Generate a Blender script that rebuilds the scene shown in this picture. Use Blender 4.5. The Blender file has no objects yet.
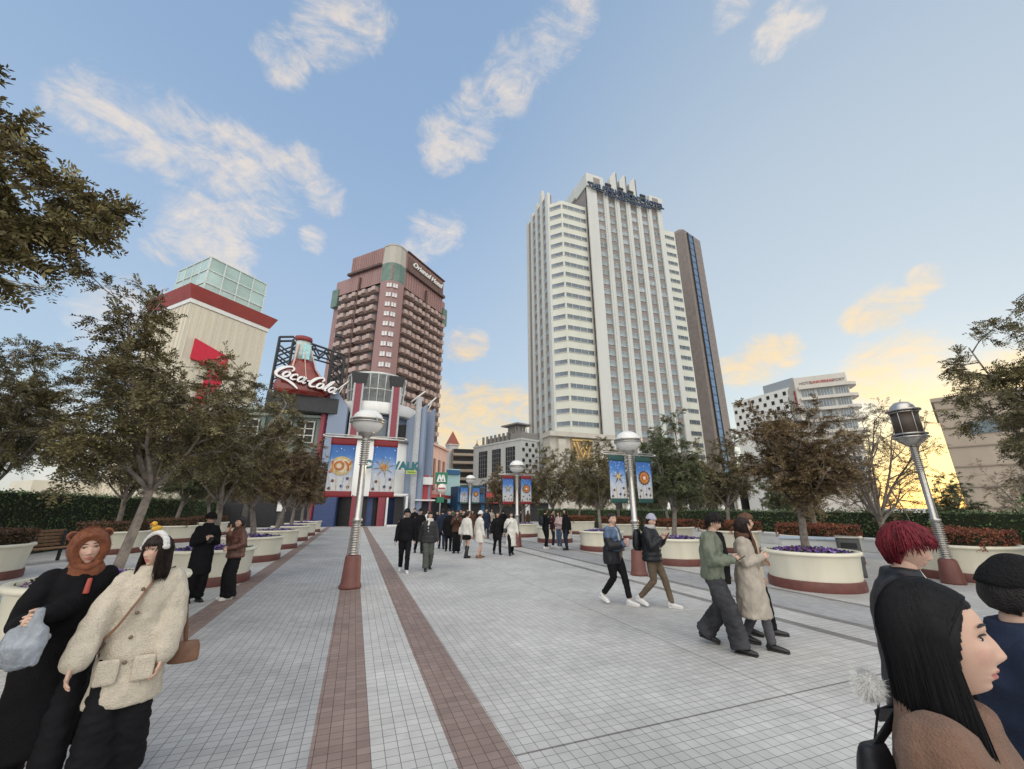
import bpy, bmesh, math, random
import numpy as np
from mathutils import Vector, Matrix, Euler, noise as mnoise
R = math.radians
sc = bpy.context.scene
col = sc.collection

# ------------------------------------------------------------------ camera
EYE = 1.75
YAW, PITCH, FPX = R(20.6), R(17.2), 399.0
cd = bpy.data.cameras.new('camera'); cam = bpy.data.objects.new('camera', cd); col.objects.link(cam)
cd.sensor_width = 36.0; cd.lens = 36.0 * FPX / 1024.0
cd.clip_start = 0.05; cd.clip_end = 6000
cam.location = (0, 0, EYE); cam.rotation_euler = (R(90) + PITCH, 0, -YAW)
sc.camera = cam
sc.view_settings.view_transform = 'Standard'; sc.view_settings.look = 'None'
sc.view_settings.exposure = 0.36; sc.view_settings.gamma = 1.0
sc.view_settings.use_curve_mapping = False
sc.cycles.max_bounces = 6; sc.cycles.transparent_max_bounces = 8
sc.cycles.use_denoising = True

def ray(px, py):
    """world direction seen at a photo pixel: used only to read bearings off the photograph"""
    fw = Vector((math.sin(YAW), math.cos(YAW), 0)); rt = Vector((math.cos(YAW), -math.sin(YAW), 0)); up = Vector((0, 0, 1))
    cf = fw * math.cos(PITCH) + up * math.sin(PITCH); cu = up * math.cos(PITCH) - fw * math.sin(PITCH)
    return (rt * ((px - 512) / FPX) + cu * ((384.5 - py) / FPX) + cf).normalized()
def gp(px, py):
    d = ray(px, py); t = -EYE / d.z
    return (d.x * t, d.y * t)

# ------------------------------------------------------------------ sky, sun
SUN_AZ, SUN_EL = 70.0, 4.5                      # degrees right of the walkway axis (+Y), and up
world = bpy.data.worlds.new('World'); sc.world = world; world.use_nodes = True
nt = world.node_tree; N = nt.nodes; LK = nt.links; N.clear()
def nd(t, **kw):
    n = N.new(t)
    for k, v in kw.items(): setattr(n, k, v)
    return n
def setin(s, v):
    if isinstance(v, bpy.types.NodeSocket): LK.new(v, s)
    else: s.default_value = v
def m_(op, a, b=0.0, c=None, clamp=False):
    n = nd('ShaderNodeMath', operation=op, use_clamp=clamp); setin(n.inputs[0], a); setin(n.inputs[1], b)
    if c is not None: setin(n.inputs[2], c)
    return n.outputs[0]
def dot_(v, d):
    n = nd('ShaderNodeVectorMath', operation='DOT_PRODUCT'); LK.new(v, n.inputs[0]); n.inputs[1].default_value = d
    return n.outputs['Value']
def mr_(v, a, b, lo=0.0, hi=1.0, smooth=True):
    n = nd('ShaderNodeMapRange', interpolation_type='SMOOTHSTEP' if smooth else 'LINEAR'); n.clamp = True
    setin(n.inputs[0], v); n.inputs[1].default_value = a; n.inputs[2].default_value = b; n.inputs[3].default_value = lo; n.inputs[4].default_value = hi
    return n.outputs[0]
def mix_(f, a, b, blend='MIX'):
    n = nd('ShaderNodeMix', data_type='RGBA', blend_type=blend); n.clamp_factor = True
    setin(n.inputs[0], f)
    for i, v in ((6, a), (7, b)):
        if isinstance(v, bpy.types.NodeSocket): LK.new(v, n.inputs[i])
        else: n.inputs[i].default_value = (*v, 1)
    return n.outputs[2]
def noise_(vec, scale, detail=6, rough=0.6, dist=0.0):
    n = nd('ShaderNodeTexNoise'); LK.new(vec, n.inputs['Vector'])
    n.inputs['Scale'].default_value = scale; n.inputs['Detail'].default_value = detail
    n.inputs['Roughness'].default_value = rough; n.inputs['Distortion'].default_value = dist
    return n.outputs['Fac']
tc = nd('ShaderNodeTexCoord'); DIR = tc.outputs['Generated']
sep = nd('ShaderNodeSeparateXYZ'); LK.new(DIR, sep.inputs[0]); Z = sep.outputs[2]
sky = nd('ShaderNodeTexSky', sky_type='NISHITA'); sky.sun_disc = False
sky.sun_elevation = R(SUN_EL); sky.sun_rotation = R(SUN_AZ); sky.air_density = 1.0; sky.dust_density = 0.3; sky.ozone_density = 2.0
sd = Vector((math.sin(R(SUN_AZ)) * math.cos(R(SUN_EL)), math.cos(R(SUN_AZ)) * math.cos(R(SUN_EL)), math.sin(R(SUN_EL))))
ramp = nd('ShaderNodeValToRGB'); LK.new(Z, ramp.inputs[0]); cr = ramp.color_ramp
SKY_STOPS = [(0.0, (0.60, 0.62, 0.60)), (0.10, (0.62, 0.70, 0.74)), (0.25, (0.50, 0.64, 0.80)), (0.50, (0.41, 0.555, 0.77)), (0.72, (0.32, 0.47, 0.70)), (1.0, (0.27, 0.41, 0.63))]
cr.elements[0].position, cr.elements[0].color = 0.0, (*SKY_STOPS[0][1], 1)
cr.elements[1].position, cr.elements[1].color = 1.0, (*SKY_STOPS[-1][1], 1)
for p, c in SKY_STOPS[1:-1]:
    e = cr.elements.new(p); e.color = (*c, 1)
base = ramp.outputs[0]
sdot = dot_(DIR, sd)
base = mix_(mr_(sdot, 0.35, 1.0, 0, 0.75), base, (0.66, 0.71, 0.71))           # broad pale side towards the sunset
base = mix_(m_('MULTIPLY', mr_(sdot, 0.90, 1.0), mr_(Z, 0.30, 0.02), clamp=True), base, (0.86, 0.72, 0.44))   # low warm glow
base = mix_(m_('MULTIPLY', mr_(sdot, 0.985, 1.0), 0.9), base, (1.1, 0.85, 0.36))
# clouds: soft clumps at the bearings they have over the plaza
CL = [(100, 112, 3.4), (150, 125, 3.8), (185, 150, 3.8), (235, 165, 4.2), (262, 185, 4.2), (250, 210, 3.4), (300, 165, 2.5), (325, 195, 2.5), (200, 228, 3.8), (222, 240, 3.4), (175, 245, 2.5), (312, 240, 1.7), (225, 275, 2.5),
      (345, 14, 4), (325, 38, 3), (282, 60, 2.6), (372, 25, 2.4), (447, 150, 3.2), (440, 130, 2.5), (468, 128, 3.6), (485, 105, 3.6), (505, 90, 3.4), (522, 70, 3.4), (540, 55, 3.0), (556, 35, 2.8), (572, 12, 2.6), (430, 235, 3), (446, 232, 2.5), (415, 250, 2),
      (795, 18, 2.2), (772, 42, 1.8), (730, 4, 2),
      (738, 370, 2.4), (757, 361, 3), (780, 352, 2.4), (862, 320, 1.8), (885, 310, 2.4), (903, 303, 1.8), (868, 382, 2.6), (890, 372, 3.6), (912, 360, 3.4), (935, 378, 3.2), (905, 390, 3.2), (960, 395, 4), (990, 385, 3.4),
      (462, 345, 2.8), (475, 342, 2.2), (455, 420, 4), (480, 410, 5), (505, 410, 4.5), (525, 415, 4), (440, 400, 3), (470, 435, 5), (500, 440, 5), (925, 278, 1.5),
      (20, 470, 8), (60, 480, 7), (100, 470, 6), (-40, 460, 8), (135, 330, 5), (940, 470, 4), (960, 482, 5), (1010, 475, 5), (900, 492, 4)]
acc = None
for (px, py, rad) in CL:
    c = ray(px, py)
    v = mr_(dot_(DIR, c), math.cos(R(rad * 1.4)), math.cos(R(rad * 0.1)))
    acc = v if acc is None else m_('MAXIMUM', acc, v)
mpn = nd('ShaderNodeMapping'); LK.new(DIR, mpn.inputs[0]); mpn.inputs['Rotation'].default_value = (0.3, 0.5, 0.6); mpn.inputs['Scale'].default_value = (1.0, 1.0, 1.7); WD = mpn.outputs[0]
n1 = noise_(WD, 6.0, 10, 0.66, 1.2); n2 = noise_(WD, 16.0, 10, 0.68, 1.4)
den = m_('ADD', m_('MULTIPLY', acc, 0.92), m_('MULTIPLY_ADD', n1, 2.0, -1.12))
den = m_('ADD', den, m_('MULTIPLY_ADD', n2, 1.5, -0.78))
lowc = mr_(Z, 0.50, 0.30)
den = m_('ADD', den, m_('MULTIPLY', m_('MULTIPLY', lowc, acc), 0.10))
den = mr_(den, 0.10, 1.25)
den = m_('MULTIPLY', den, mr_(acc, 0.0, 0.25))
warm = mix_(lowc, (0.98, 0.85, 0.72), (1.12, 0.74, 0.27))
shade = mix_(lowc, (0.60, 0.66, 0.77), (0.92, 0.64, 0.33))
away = mr_(sdot, 0.35, 0.10)                                                 # low clouds well away from the sunset stay white
warm = mix_(m_('MULTIPLY', away, lowc), warm, (0.80, 0.78, 0.78)); shade = mix_(m_('MULTIPLY', away, lowc), shade, (0.66, 0.68, 0.74))
ccol = mix_(mr_(n1, 0.30, 0.56), shade, warm)
skyc = mix_(m_('MULTIPLY', den, 0.86), base, ccol)
# added fill light: unseen sky behind the camera brightened to light ground and facades
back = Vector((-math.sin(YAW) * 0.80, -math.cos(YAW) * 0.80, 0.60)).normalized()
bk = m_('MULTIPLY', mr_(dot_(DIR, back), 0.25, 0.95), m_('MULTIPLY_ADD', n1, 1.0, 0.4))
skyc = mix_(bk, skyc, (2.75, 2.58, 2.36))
skyc = mix_(mr_(Z, -0.02, -0.12), skyc, (0.25, 0.25, 0.24))
b1 = nd('ShaderNodeBackground'); LK.new(sky.outputs[0], b1.inputs[0]); b1.inputs[1].default_value = 0.05
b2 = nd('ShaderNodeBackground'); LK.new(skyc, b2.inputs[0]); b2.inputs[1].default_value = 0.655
ad = nd('ShaderNodeAddShader'); LK.new(b1.outputs[0], ad.inputs[0]); LK.new(b2.outputs[0], ad.inputs[1])
wo = nd('ShaderNodeOutputWorld'); LK.new(ad.outputs[0], wo.inputs[0])
sl = bpy.data.lights.new('sun', 'SUN'); sl.energy = 0.8; sl.angle = R(4); sl.color = (1.0, 0.78, 0.5)
so = bpy.data.objects.new('sun', sl); col.objects.link(so); so.rotation_euler = (-sd).to_track_quat('-Z', 'Y').to_euler(); so.location = (40, 15, 30)

# ------------------------------------------------------------------ helpers
def tag(o, label=None, cat=None, group=None, kind=None):
    for k, v in (('label', label), ('category', cat), ('group', group), ('kind', kind)):
        if v: o[k] = v
    return o
def empty(name, loc=(0, 0, 0), rz=0.0, label=None, cat=None, group=None):
    o = bpy.data.objects.new(name, None); col.objects.link(o); o.location = loc; o.rotation_euler = (0, 0, rz)
    return tag(o, label, cat, group)
MATS = {}
def mat(name, color, rough=0.7, metal=0.0, var=0.12, scale=4.0, bump=0.0, bscale=60.0, spec=0.4, island=0.0, coat=0.0, trans=0.0, emis=None, color2=None, sheen=0.0, detail=5, streak=False):
    """procedural material: base colour broken up by noise, optional bump, optional per-island variation"""
    if name in MATS: return MATS[name]
    m = bpy.data.materials.new(name); m.use_nodes = True; t = m.node_tree; n = t.nodes; b = n['Principled BSDF']
    tcx = n.new('ShaderNodeTexCoord')
    vec = tcx.outputs['Object']
    if streak:
        mp = n.new('ShaderNodeMapping'); mp.inputs['Scale'].default_value = (1, 1, 0.12); t.links.new(vec, mp.inputs[0]); vec = mp.outputs[0]
    no = n.new('ShaderNodeTexNoise'); no.inputs['Scale'].default_value = scale; no.inputs['Detail'].default_value = detail; no.inputs['Roughness'].default_value = 0.62
    t.links.new(vec, no.inputs['Vector'])
    r = n.new('ShaderNodeValToRGB'); c1 = [max(0, c * (1 - var)) for c in color]; c2 = [min(1, c * (1 + var)) for c in color]
    if color2: c1, c2 = color, color2
    r.color_ramp.elements[0].position = 0.33; r.color_ramp.elements[1].position = 0.67
    r.color_ramp.elements[0].color = (*c1, 1); r.color_ramp.elements[1].color = (*c2, 1)
    t.links.new(no.outputs['Fac'], r.inputs[0]); out = r.outputs[0]
    if island:
        g = n.new('ShaderNodeNewGeometry'); h = n.new('ShaderNodeHueSaturation')
        mv = n.new('ShaderNodeMapRange'); t.links.new(g.outputs['Random Per Island'], mv.inputs[0]); mv.inputs[3].default_value = 1 - island; mv.inputs[4].default_value = 1 + island
        t.links.new(mv.outputs[0], h.inputs['Value'])
        mh = n.new('ShaderNodeMapRange'); t.links.new(g.outputs['Random Per Island'], mh.inputs[0]); mh.inputs[3].default_value = 0.5 - island * 0.06; mh.inputs[4].default_value = 0.5 + island * 0.05
        t.links.new(mh.outputs[0], h.inputs['Hue']); t.links.new(out, h.inputs['Color']); out = h.outputs[0]
    t.links.new(out, b.inputs['Base Color'])
    b.inputs['Roughness'].default_value = rough; b.inputs['Metallic'].default_value = metal; b.inputs['Specular IOR Level'].default_value = spec
    if coat: b.inputs['Coat Weight'].default_value = coat
    if sheen: b.inputs['Sheen Weight'].default_value = sheen; b.inputs['Sheen Roughness'].default_value = 0.5
    if trans: b.inputs['Transmission Weight'].default_value = trans
    if emis: b.inputs['Emission Color'].default_value = (*emis[0], 1); b.inputs['Emission Strength'].default_value = emis[1]
    if bump:
        nb = n.new('ShaderNodeTexNoise'); nb.inputs['Scale'].default_value = bscale; nb.inputs['Detail'].default_value = 4
        t.links.new(tcx.outputs['Object'], nb.inputs['Vector']); bp = n.new('ShaderNodeBump'); bp.inputs['Strength'].default_value = bump; bp.inputs['Distance'].default_value = 0.02
        t.links.new(nb.outputs['Fac'], bp.inputs['Height']); t.links.new(bp.outputs[0], b.inputs['Normal'])
    MATS[name] = m
    return m

class MB:
    """collects shapes, builds ONE mesh object"""
    def __init__(s): s.v = []; s.f = []; s.m = []; s.sm = []
    def add(s, vs, fs, mi=0, smooth=False, M=None):
        o = len(s.v)
        if M is not None: vs = [tuple(M @ Vector(p)) for p in vs]
        s.v.extend(tuple(p) for p in vs); s.f.extend(tuple(i + o for i in f) for f in fs)
        s.m.extend([mi] * len(fs)); s.sm.extend([smooth] * len(fs)); return s
    def box(s, c, d, mi=0, M=None, bev=0.0, taper=1.0):
        x, y, z = d[0] / 2, d[1] / 2, d[2] / 2; t = taper
        if bev <= 0:
            vs = [(-x, -y, -z), (x, -y, -z), (x, y, -z), (-x, y, -z), (-x * t, -y * t, z), (x * t, -y * t, z), (x * t, y * t, z), (-x * t, y * t, z)]
            fs = [(0, 3, 2, 1), (4, 5, 6, 7), (0, 1, 5, 4), (1, 2, 6, 5), (2, 3, 7, 6), (3, 0, 4, 7)]
        else:
            bm = bmesh.new(); bmesh.ops.create_cube(bm, size=1)
            for v in bm.verts: v.co = Vector((v.co.x * d[0], v.co.y * d[1], v.co.z * d[2]))
            bmesh.ops.bevel(bm, geom=list(bm.edges), offset=bev, segments=2, profile=0.5, affect='EDGES')
            vs = [tuple(v.co) for v in bm.verts]; bm.verts.index_update(); fs = [tuple(v.index for v in f.verts) for f in bm.faces]; bm.free()
        vs = [(p[0] + c[0], p[1] + c[1], p[2] + c[2]) for p in vs]
        return s.add(vs, fs, mi, False, M)
    def prism(s, poly, z0, z1, mi=0, M=None, cap=True, scale_top=1.0):
        n = len(poly); cx = sum(p[0] for p in poly) / n; cy = sum(p[1] for p in poly) / n
        vs = [(x, y, z0) for x, y in poly] + [(cx + (x - cx) * scale_top, cy + (y - cy) * scale_top, z1) for x, y in poly]
        fs = [(i, (i + 1) % n, n + (i + 1) % n, n + i) for i in range(n)]
        if cap: fs += [tuple(range(n - 1, -1, -1)), tuple(range(n, 2 * n))]
        return s.add(vs, fs, mi, False, M)
    def lathe(s, prof, seg=32, mi=0, M=None, sx=1.0, sy=1.0, smooth=True, closed=True, a0=0.0, a1=2 * math.pi):
        full = abs(a1 - a0 - 2 * math.pi) < 1e-6; k = seg if full else seg + 1; vs = []
        for r, z in prof:
            for j in range(k):
                a = a0 + (a1 - a0) * j / seg; vs.append((r * math.cos(a) * sx, r * math.sin(a) * sy, z))
        fs = []
        for i in range(len(prof) - 1):
            for j in range(seg):
                b = (j + 1) % k; fs.append((i * k + j, i * k + b, (i + 1) * k + b, (i + 1) * k + j))
        if closed and full:
            if prof[0][0] > 1e-5: fs.append(tuple(range(k - 1, -1, -1)))
            if prof[-1][0] > 1e-5: fs.append(tuple((len(prof) - 1) * k + j for j in range(k)))
        return s.add(vs, fs, mi, smooth, M)
    def tube(s, pts, rad, seg=10, mi=0, M=None, flat=1.0, up=None, caps=True, smooth=True):
        """tapered tube through pts; rad number, list of numbers or list of (rx, ry); flat squashes ry; rounded ends"""
        P = [Vector(p) for p in pts]; n = len(P)
        rr = [rad] * n if isinstance(rad, (int, float)) else list(rad)
        rr = [(r, r * flat) if isinstance(r, (int, float)) else r for r in rr]
        if caps:
            d0 = (P[0] - P[1]).normalized(); d1 = (P[-1] - P[-2]).normalized(); h0 = min(rr[0]); h1 = min(rr[-1])
            pre = [(P[0] + d0 * h0 * a, (rr[0][0] * b, rr[0][1] * b)) for a, b in ((0.95, 0.3), (0.6, 0.78))]
            post = [(P[-1] + d1 * h1 * a, (rr[-1][0] * b, rr[-1][1] * b)) for a, b in ((0.6, 0.78), (0.95, 0.3))]
            P = [p for p, _ in pre] + P + [p for p, _ in post]; rr = [r for _, r in pre] + rr + [r for _, r in post]; n = len(P)
        ref = Vector(up) if up else Vector((0.31, 0.17, 0.93)); vs = []; prevx = None
        for i in range(n):
            t = (P[min(i + 1, n - 1)] - P[max(i - 1, 0)]).normalized()
            if prevx is None:
                x = ref - t * ref.dot(t)
                if x.length < 1e-3: x = Vector((1, 0.2, 0)) - t * t.x
            else: x = prevx - t * prevx.dot(t)
            x.normalize(); prevx = x; y = t.cross(x)
            for j in range(seg):
                a = 2 * math.pi * j / seg; vs.append(tuple(P[i] + x * (math.cos(a) * rr[i][0]) + y * (math.sin(a) * rr[i][1])))
        fs = [(i * seg + j, i * seg + (j + 1) % seg, (i + 1) * seg + (j + 1) % seg, (i + 1) * seg + j) for i in range(n - 1) for j in range(seg)]
        fs += [tuple(range(seg - 1, -1, -1)), tuple((n - 1) * seg + j for j in range(seg))]
        return s.add(vs, fs, mi, smooth, M)
    def ring_loft(s, rings, seg=24, mi=0, M=None, smooth=True):
        """rings of (cx, cy, cz, rx, ry): a stack of ellipses closed at both ends"""
        vs = []
        for (cx, cy, cz, rx, ry) in rings:
            for j in range(seg):
                a = 2 * math.pi * j / seg; vs.append((cx + rx * math.cos(a), cy + ry * math.sin(a), cz))
        n = len(rings)
        fs = [(i * seg + j, i * seg + (j + 1) % seg, (i + 1) * seg + (j + 1) % seg, (i + 1) * seg + j) for i in range(n - 1) for j in range(seg)]
        fs += [tuple(range(seg - 1, -1, -1)), tuple((n - 1) * seg + j for j in range(seg))]
        return s.add(vs, fs, mi, smooth, M)
    def ball(s, c, r, seg=12, rings=8, mi=0, M=None):
        rx, ry, rz = (r, r, r) if isinstance(r, (int, float)) else r
        prof = [(max(math.sin(math.pi * i / rings), 1e-4), -math.cos(math.pi * i / rings)) for i in range(rings + 1)]
        MM = Matrix.Translation(c) @ Matrix.Diagonal((rx, ry, rz, 1))
        return s.lathe(prof, seg, mi, MM if M is None else M @ MM)
    def mesh(s, name):
        me = bpy.data.meshes.new(name); me.from_pydata(s.v, [], s.f)
        if s.f:
            me.polygons.foreach_set('material_index', s.m); me.polygons.foreach_set('use_smooth', s.sm)
        me.update(); return me
    def build(s, name, mats, parent=None, loc=None, rz=None, label=None):
        return link(name, s.mesh(name), mats, parent, loc, rz, label)
def link(name, me, mats, parent=None, loc=None, rz=None, label=None):
    if mats is not None:
        for m in (mats if isinstance(mats, (list, tuple)) else [mats]): me.materials.append(m)
    o = bpy.data.objects.new(name, me); col.objects.link(o)
    if parent is not None: o.parent = parent
    if loc is not None: o.location = loc
    if rz is not None: o.rotation_euler = (0, 0, rz)
    if label: o['label'] = label
    return o
def copy_tree(o, parent=None):
    c = o.copy(); col.objects.link(c); c.parent = parent
    for ch in list(o.children): copy_tree(ch, c)
    return c
def soft(mb, voxel, smooth=4, disp=0.0, dsize=0.1, sub=0, twist=(1, 1, 1)):
    """fuse the shapes of mb into one continuous surface, soften it, add cloth wrinkles; returns a mesh"""
    me = mb.mesh('tmp'); o = bpy.data.objects.new('tmp', me); col.objects.link(o)
    r = o.modifiers.new('r', 'REMESH'); r.mode = 'VOXEL'; r.voxel_size = voxel; r.use_smooth_shade = True
    if smooth: s_ = o.modifiers.new('s', 'SMOOTH'); s_.iterations = smooth; s_.factor = 0.5
    dg = bpy.context.evaluated_depsgraph_get(); m2 = bpy.data.meshes.new_from_object(o.evaluated_get(dg))
    bpy.data.objects.remove(o); bpy.data.meshes.remove(me)
    if disp:
        n = len(m2.vertices); co = np.empty(n * 3, 'f'); no = np.empty(n * 3, 'f')
        m2.vertices.foreach_get('co', co); m2.vertices.foreach_get('normal', no); co = co.reshape(-1, 3); no = no.reshape(-1, 3)
        q = co / dsize * np.array(twist); d = np.array([mnoise.noise(Vector(p)) + 0.5 * mnoise.noise(Vector(p) * 2.1) for p in q], 'f')
        co = co + no * (d * disp)[:, None]; m2.vertices.foreach_set('co', co.ravel()); m2.update()
    m2.polygons.foreach_set('use_smooth', [True] * len(m2.polygons))
    return m2
def text_mesh(body, size, depth=0.02, shear=0.0, align='CENTER', bold=0.0, space=1.0):
    c = bpy.data.curves.new('t', 'FONT'); c.body = body; c.size = size; c.extrude = depth; c.shear = shear; c.align_x = align; c.align_y = 'CENTER'; c.offset = bold; c.space_character = space
    o = bpy.data.objects.new('t', c); col.objects.link(o); dg = bpy.context.evaluated_depsgraph_get()
    me = bpy.data.meshes.new_from_object(o.evaluated_get(dg)); bpy.data.objects.remove(o); bpy.data.curves.remove(c)
    return me
def put_text(name, body, size, m, parent, M, depth=0.02, **kw):
    me = text_mesh(body, size, depth, **kw); me.transform(M); return link(name, me, m, parent)
def upright(origin, rz=0.0):
    """matrix: text drawn in XY stands up facing local -Y, then turned by rz about z at origin"""
    return Matrix.Translation(origin) @ Matrix.Rotation(rz, 4, 'Z') @ Matrix.Rotation(R(90), 4, 'X')
def parts_of(parent, name, mesh_proto, mats, mts, lim=100):
    """one mesh per repeat (shared data), nearest `lim` as separate parts, the rest as one part"""
    inv = parent.matrix_local.copy()
    e = Vector((0, 0, EYE)); mts = sorted(mts, key=lambda M: ((inv @ M).translation - e).length)
    for m in (mats if isinstance(mats, (list, tuple)) else [mats]): mesh_proto.materials.append(m)
    first = None
    for M in mts[:lim]:
        if first is None:
            first = bpy.data.objects.new(name, mesh_proto); o = first
        else: o = first.copy()
        col.objects.link(o); o.parent = parent; o.matrix_local = M
    if len(mts) > lim:
        bm = bmesh.new()
        for M in mts[lim:]:
            k = len(bm.verts); bm.from_mesh(mesh_proto); bm.verts.ensure_lookup_table()
            bmesh.ops.transform(bm, matrix=M, verts=bm.verts[k:])
        me = bpy.data.meshes.new(name + 's'); bm.to_mesh(me); bm.free()
        o = link('upper_' + name + 's', me, mats, parent); o['kind'] = 'stuff'
# ------------------------------------------------------------------ ground and paving
def paving(name, color, color2, grout, tile=0.1, off=(0, 0), stain=0.26, rough=0.62):
    m = bpy.data.materials.new(name); m.use_nodes = True; t = m.node_tree; n = t.nodes; L = t.links; b = n['Principled BSDF']
    g = n.new('ShaderNodeNewGeometry'); br = n.new('ShaderNodeTexBrick'); br.offset = 0.0; br.squash = 1.0
    L.new(g.outputs['Position'], br.inputs['Vector'])
    br.inputs['Scale'].default_value = 1.0; br.inputs['Brick Width'].default_value = tile; br.inputs['Row Height'].default_value = tile
    br.inputs['Mortar Size'].default_value = tile * 0.028; br.inputs['Mortar Smooth'].default_value = 0.3; br.inputs['Bias'].default_value = 0.0
    br.inputs['Color1'].default_value = (*color, 1); br.inputs['Color2'].default_value = (*color2, 1); br.inputs['Mortar'].default_value = (*grout, 1)
    no = n.new('ShaderNodeTexNoise'); no.inputs['Scale'].default_value = 0.55; no.inputs['Detail'].default_value = 8; no.inputs['Roughness'].default_value = 0.65
    L.new(g.outputs['Position'], no.inputs['Vector'])
    mr = n.new('ShaderNodeMapRange'); L.new(no.outputs['Fac'], mr.inputs[0]); mr.inputs[1].default_value = 0.3; mr.inputs[2].default_value = 0.7; mr.inputs[3].default_value = 1 - stain; mr.inputs[4].default_value = 1 + stain * 0.35
    n3 = n.new('ShaderNodeTexNoise'); n3.inputs['Scale'].default_value = 5.0; n3.inputs['Detail'].default_value = 6; L.new(g.outputs['Position'], n3.inputs['Vector'])
    m3 = n.new('ShaderNodeMapRange'); L.new(n3.outputs['Fac'], m3.inputs[0]); m3.inputs[1].default_value = 0.3; m3.inputs[2].default_value = 0.7; m3.inputs[3].default_value = 0.90; m3.inputs[4].default_value = 1.06
    # small dark spots (old gum, dropped leaves)
    vo = n.new('ShaderNodeTexVoronoi'); vo.inputs['Scale'].default_value = 1.3; L.new(g.outputs['Position'], vo.inputs['Vector'])
    vm = n.new('ShaderNodeMapRange'); L.new(vo.outputs['Distance'], vm.inputs[0]); vm.inputs[1].default_value = 0.018; vm.inputs[2].default_value = 0.032; vm.inputs[3].default_value = 0.72; vm.inputs[4].default_value = 1.0
    x1 = n.new('ShaderNodeMath'); x1.operation = 'MULTIPLY'; L.new(mr.outputs[0], x1.inputs[0]); L.new(m3.outputs[0], x1.inputs[1])
    x2 = n.new('ShaderNodeMath'); x2.operation = 'MULTIPLY'; L.new(x1.outputs[0], x2.inputs[0]); L.new(vm.outputs[0], x2.inputs[1])
    h = n.new('ShaderNodeHueSaturation'); L.new(br.outputs['Color'], h.inputs['Color']); L.new(x2.outputs[0], h.inputs['Value']); L.new(h.outputs[0], b.inputs['Base Color'])
    rr = n.new('ShaderNodeMapRange'); L.new(no.outputs['Fac'], rr.inputs[0]); rr.inputs[3].default_value = rough - 0.1; rr.inputs[4].default_value = rough + 0.15; L.new(rr.outputs[0], b.inputs['Roughness'])
    bp = n.new('ShaderNodeBump'); bp.inputs['Strength'].default_value = 0.5; bp.inputs['Distance'].default_value = 0.004; bp.invert = True
    L.new(br.outputs['Fac'], bp.inputs['Height']); L.new(bp.outputs[0], b.inputs['Normal'])
    b.inputs['Specular IOR Level'].default_value = 0.35
    return m
def sheet(name, x0, x1, y0, y1, m, z=0.0):
    o = MB().add([(x0, y0, z), (x1, y0, z), (x1, y1, z), (x0, y1, z)], [(0, 1, 2, 3)]).build(name, m); return tag(o, kind='structure')
ground_m = mat('ground_concrete', (0.36, 0.36, 0.35), 0.85, var=0.15, scale=0.3)
sheet('ground', -3000, 3000, -3000, 3000, ground_m, -0.012)
p_blue = paving('paving_blue_grey', (0.40, 0.40, 0.40), (0.455, 0.455, 0.455), (0.11, 0.115, 0.12))
p_pale = paving('paving_pale', (0.54, 0.53, 0.51), (0.60, 0.59, 0.565), (0.16, 0.16, 0.16))
p_main = paving('paving_main', (0.515, 0.505, 0.485), (0.575, 0.565, 0.54), (0.16, 0.165, 0.165))
p_brown = paving('paving_brown', (0.255, 0.185, 0.160), (0.32, 0.24, 0.212), (0.09, 0.06, 0.05))
p_dark = paving('paving_dark', (0.22, 0.21, 0.20), (0.28, 0.265, 0.25), (0.09, 0.09, 0.09))
Y0, Y1 = -12.0, 44.0
XS = [-14, -2.4, -2.0, -0.13, 0.3, 0.87, 1.29, 4.17, 4.185, 6.62, 6.82, 7.46, 7.66, 9.05, 9.2, 21.0]
PM = [p_pale, p_brown, p_blue, p_brown, p_pale, p_brown, p_main, p_dark, p_main, p_dark, p_pale, p_dark, p_blue, p_dark, p_pale]
PN = ['pavement', 'paving_band', 'walkway', 'paving_band', 'walkway', 'paving_band', 'walkway', 'expansion_joint', 'walkway', 'paving_band', 'walkway', 'paving_band', 'walkway', 'paving_band', 'pavement']
for i in range(len(PM)): sheet(PN[i], XS[i], XS[i + 1], Y0, Y1, PM[i])
for yj in (3.38, 13.4, 23.4, 33.4): sheet('expansion_joint', 1.30, 6.6, yj, yj + 0.015, p_dark, 0.004)
sheet('pavement', -14, 60, 44.0, 92, paving('paving_far', (0.40, 0.40, 0.40), (0.47, 0.47, 0.47), (0.2, 0.2, 0.2), 0.3))

# ------------------------------------------------------------------ shared materials
M_cream = mat('cream_paint', (0.79, 0.75, 0.61), 0.45, var=0.05, scale=3, bump=0.05, bscale=30, streak=True)
M_maroon = mat('maroon_paint', (0.15, 0.055, 0.045), 0.45, var=0.15, scale=5)
M_glass = mat('window_glass', (0.10, 0.13, 0.15), 0.07, var=0.4, scale=0.25, spec=0.4, island=0.5)
M_glassb = mat('blue_glass', (0.16, 0.24, 0.36), 0.06, metal=0.6, var=0.2, scale=0.3, island=0.3)
M_curtain = mat('curtained_glass', (0.21, 0.26, 0.275), 0.12, var=0.35, scale=0.35, spec=0.8, island=0.45)
M_dark = mat('dark_opening', (0.02, 0.02, 0.022), 0.6, var=0.3)
M_white = mat('white_paint', (0.72, 0.72, 0.70), 0.5, var=0.05, scale=1.5, streak=True)
M_steel = mat('brushed_steel', (0.50, 0.48, 0.45), 0.32, metal=0.9, var=0.12, scale=12)
M_black = mat('black_steel', (0.03, 0.032, 0.035), 0.5, var=0.2)

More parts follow.
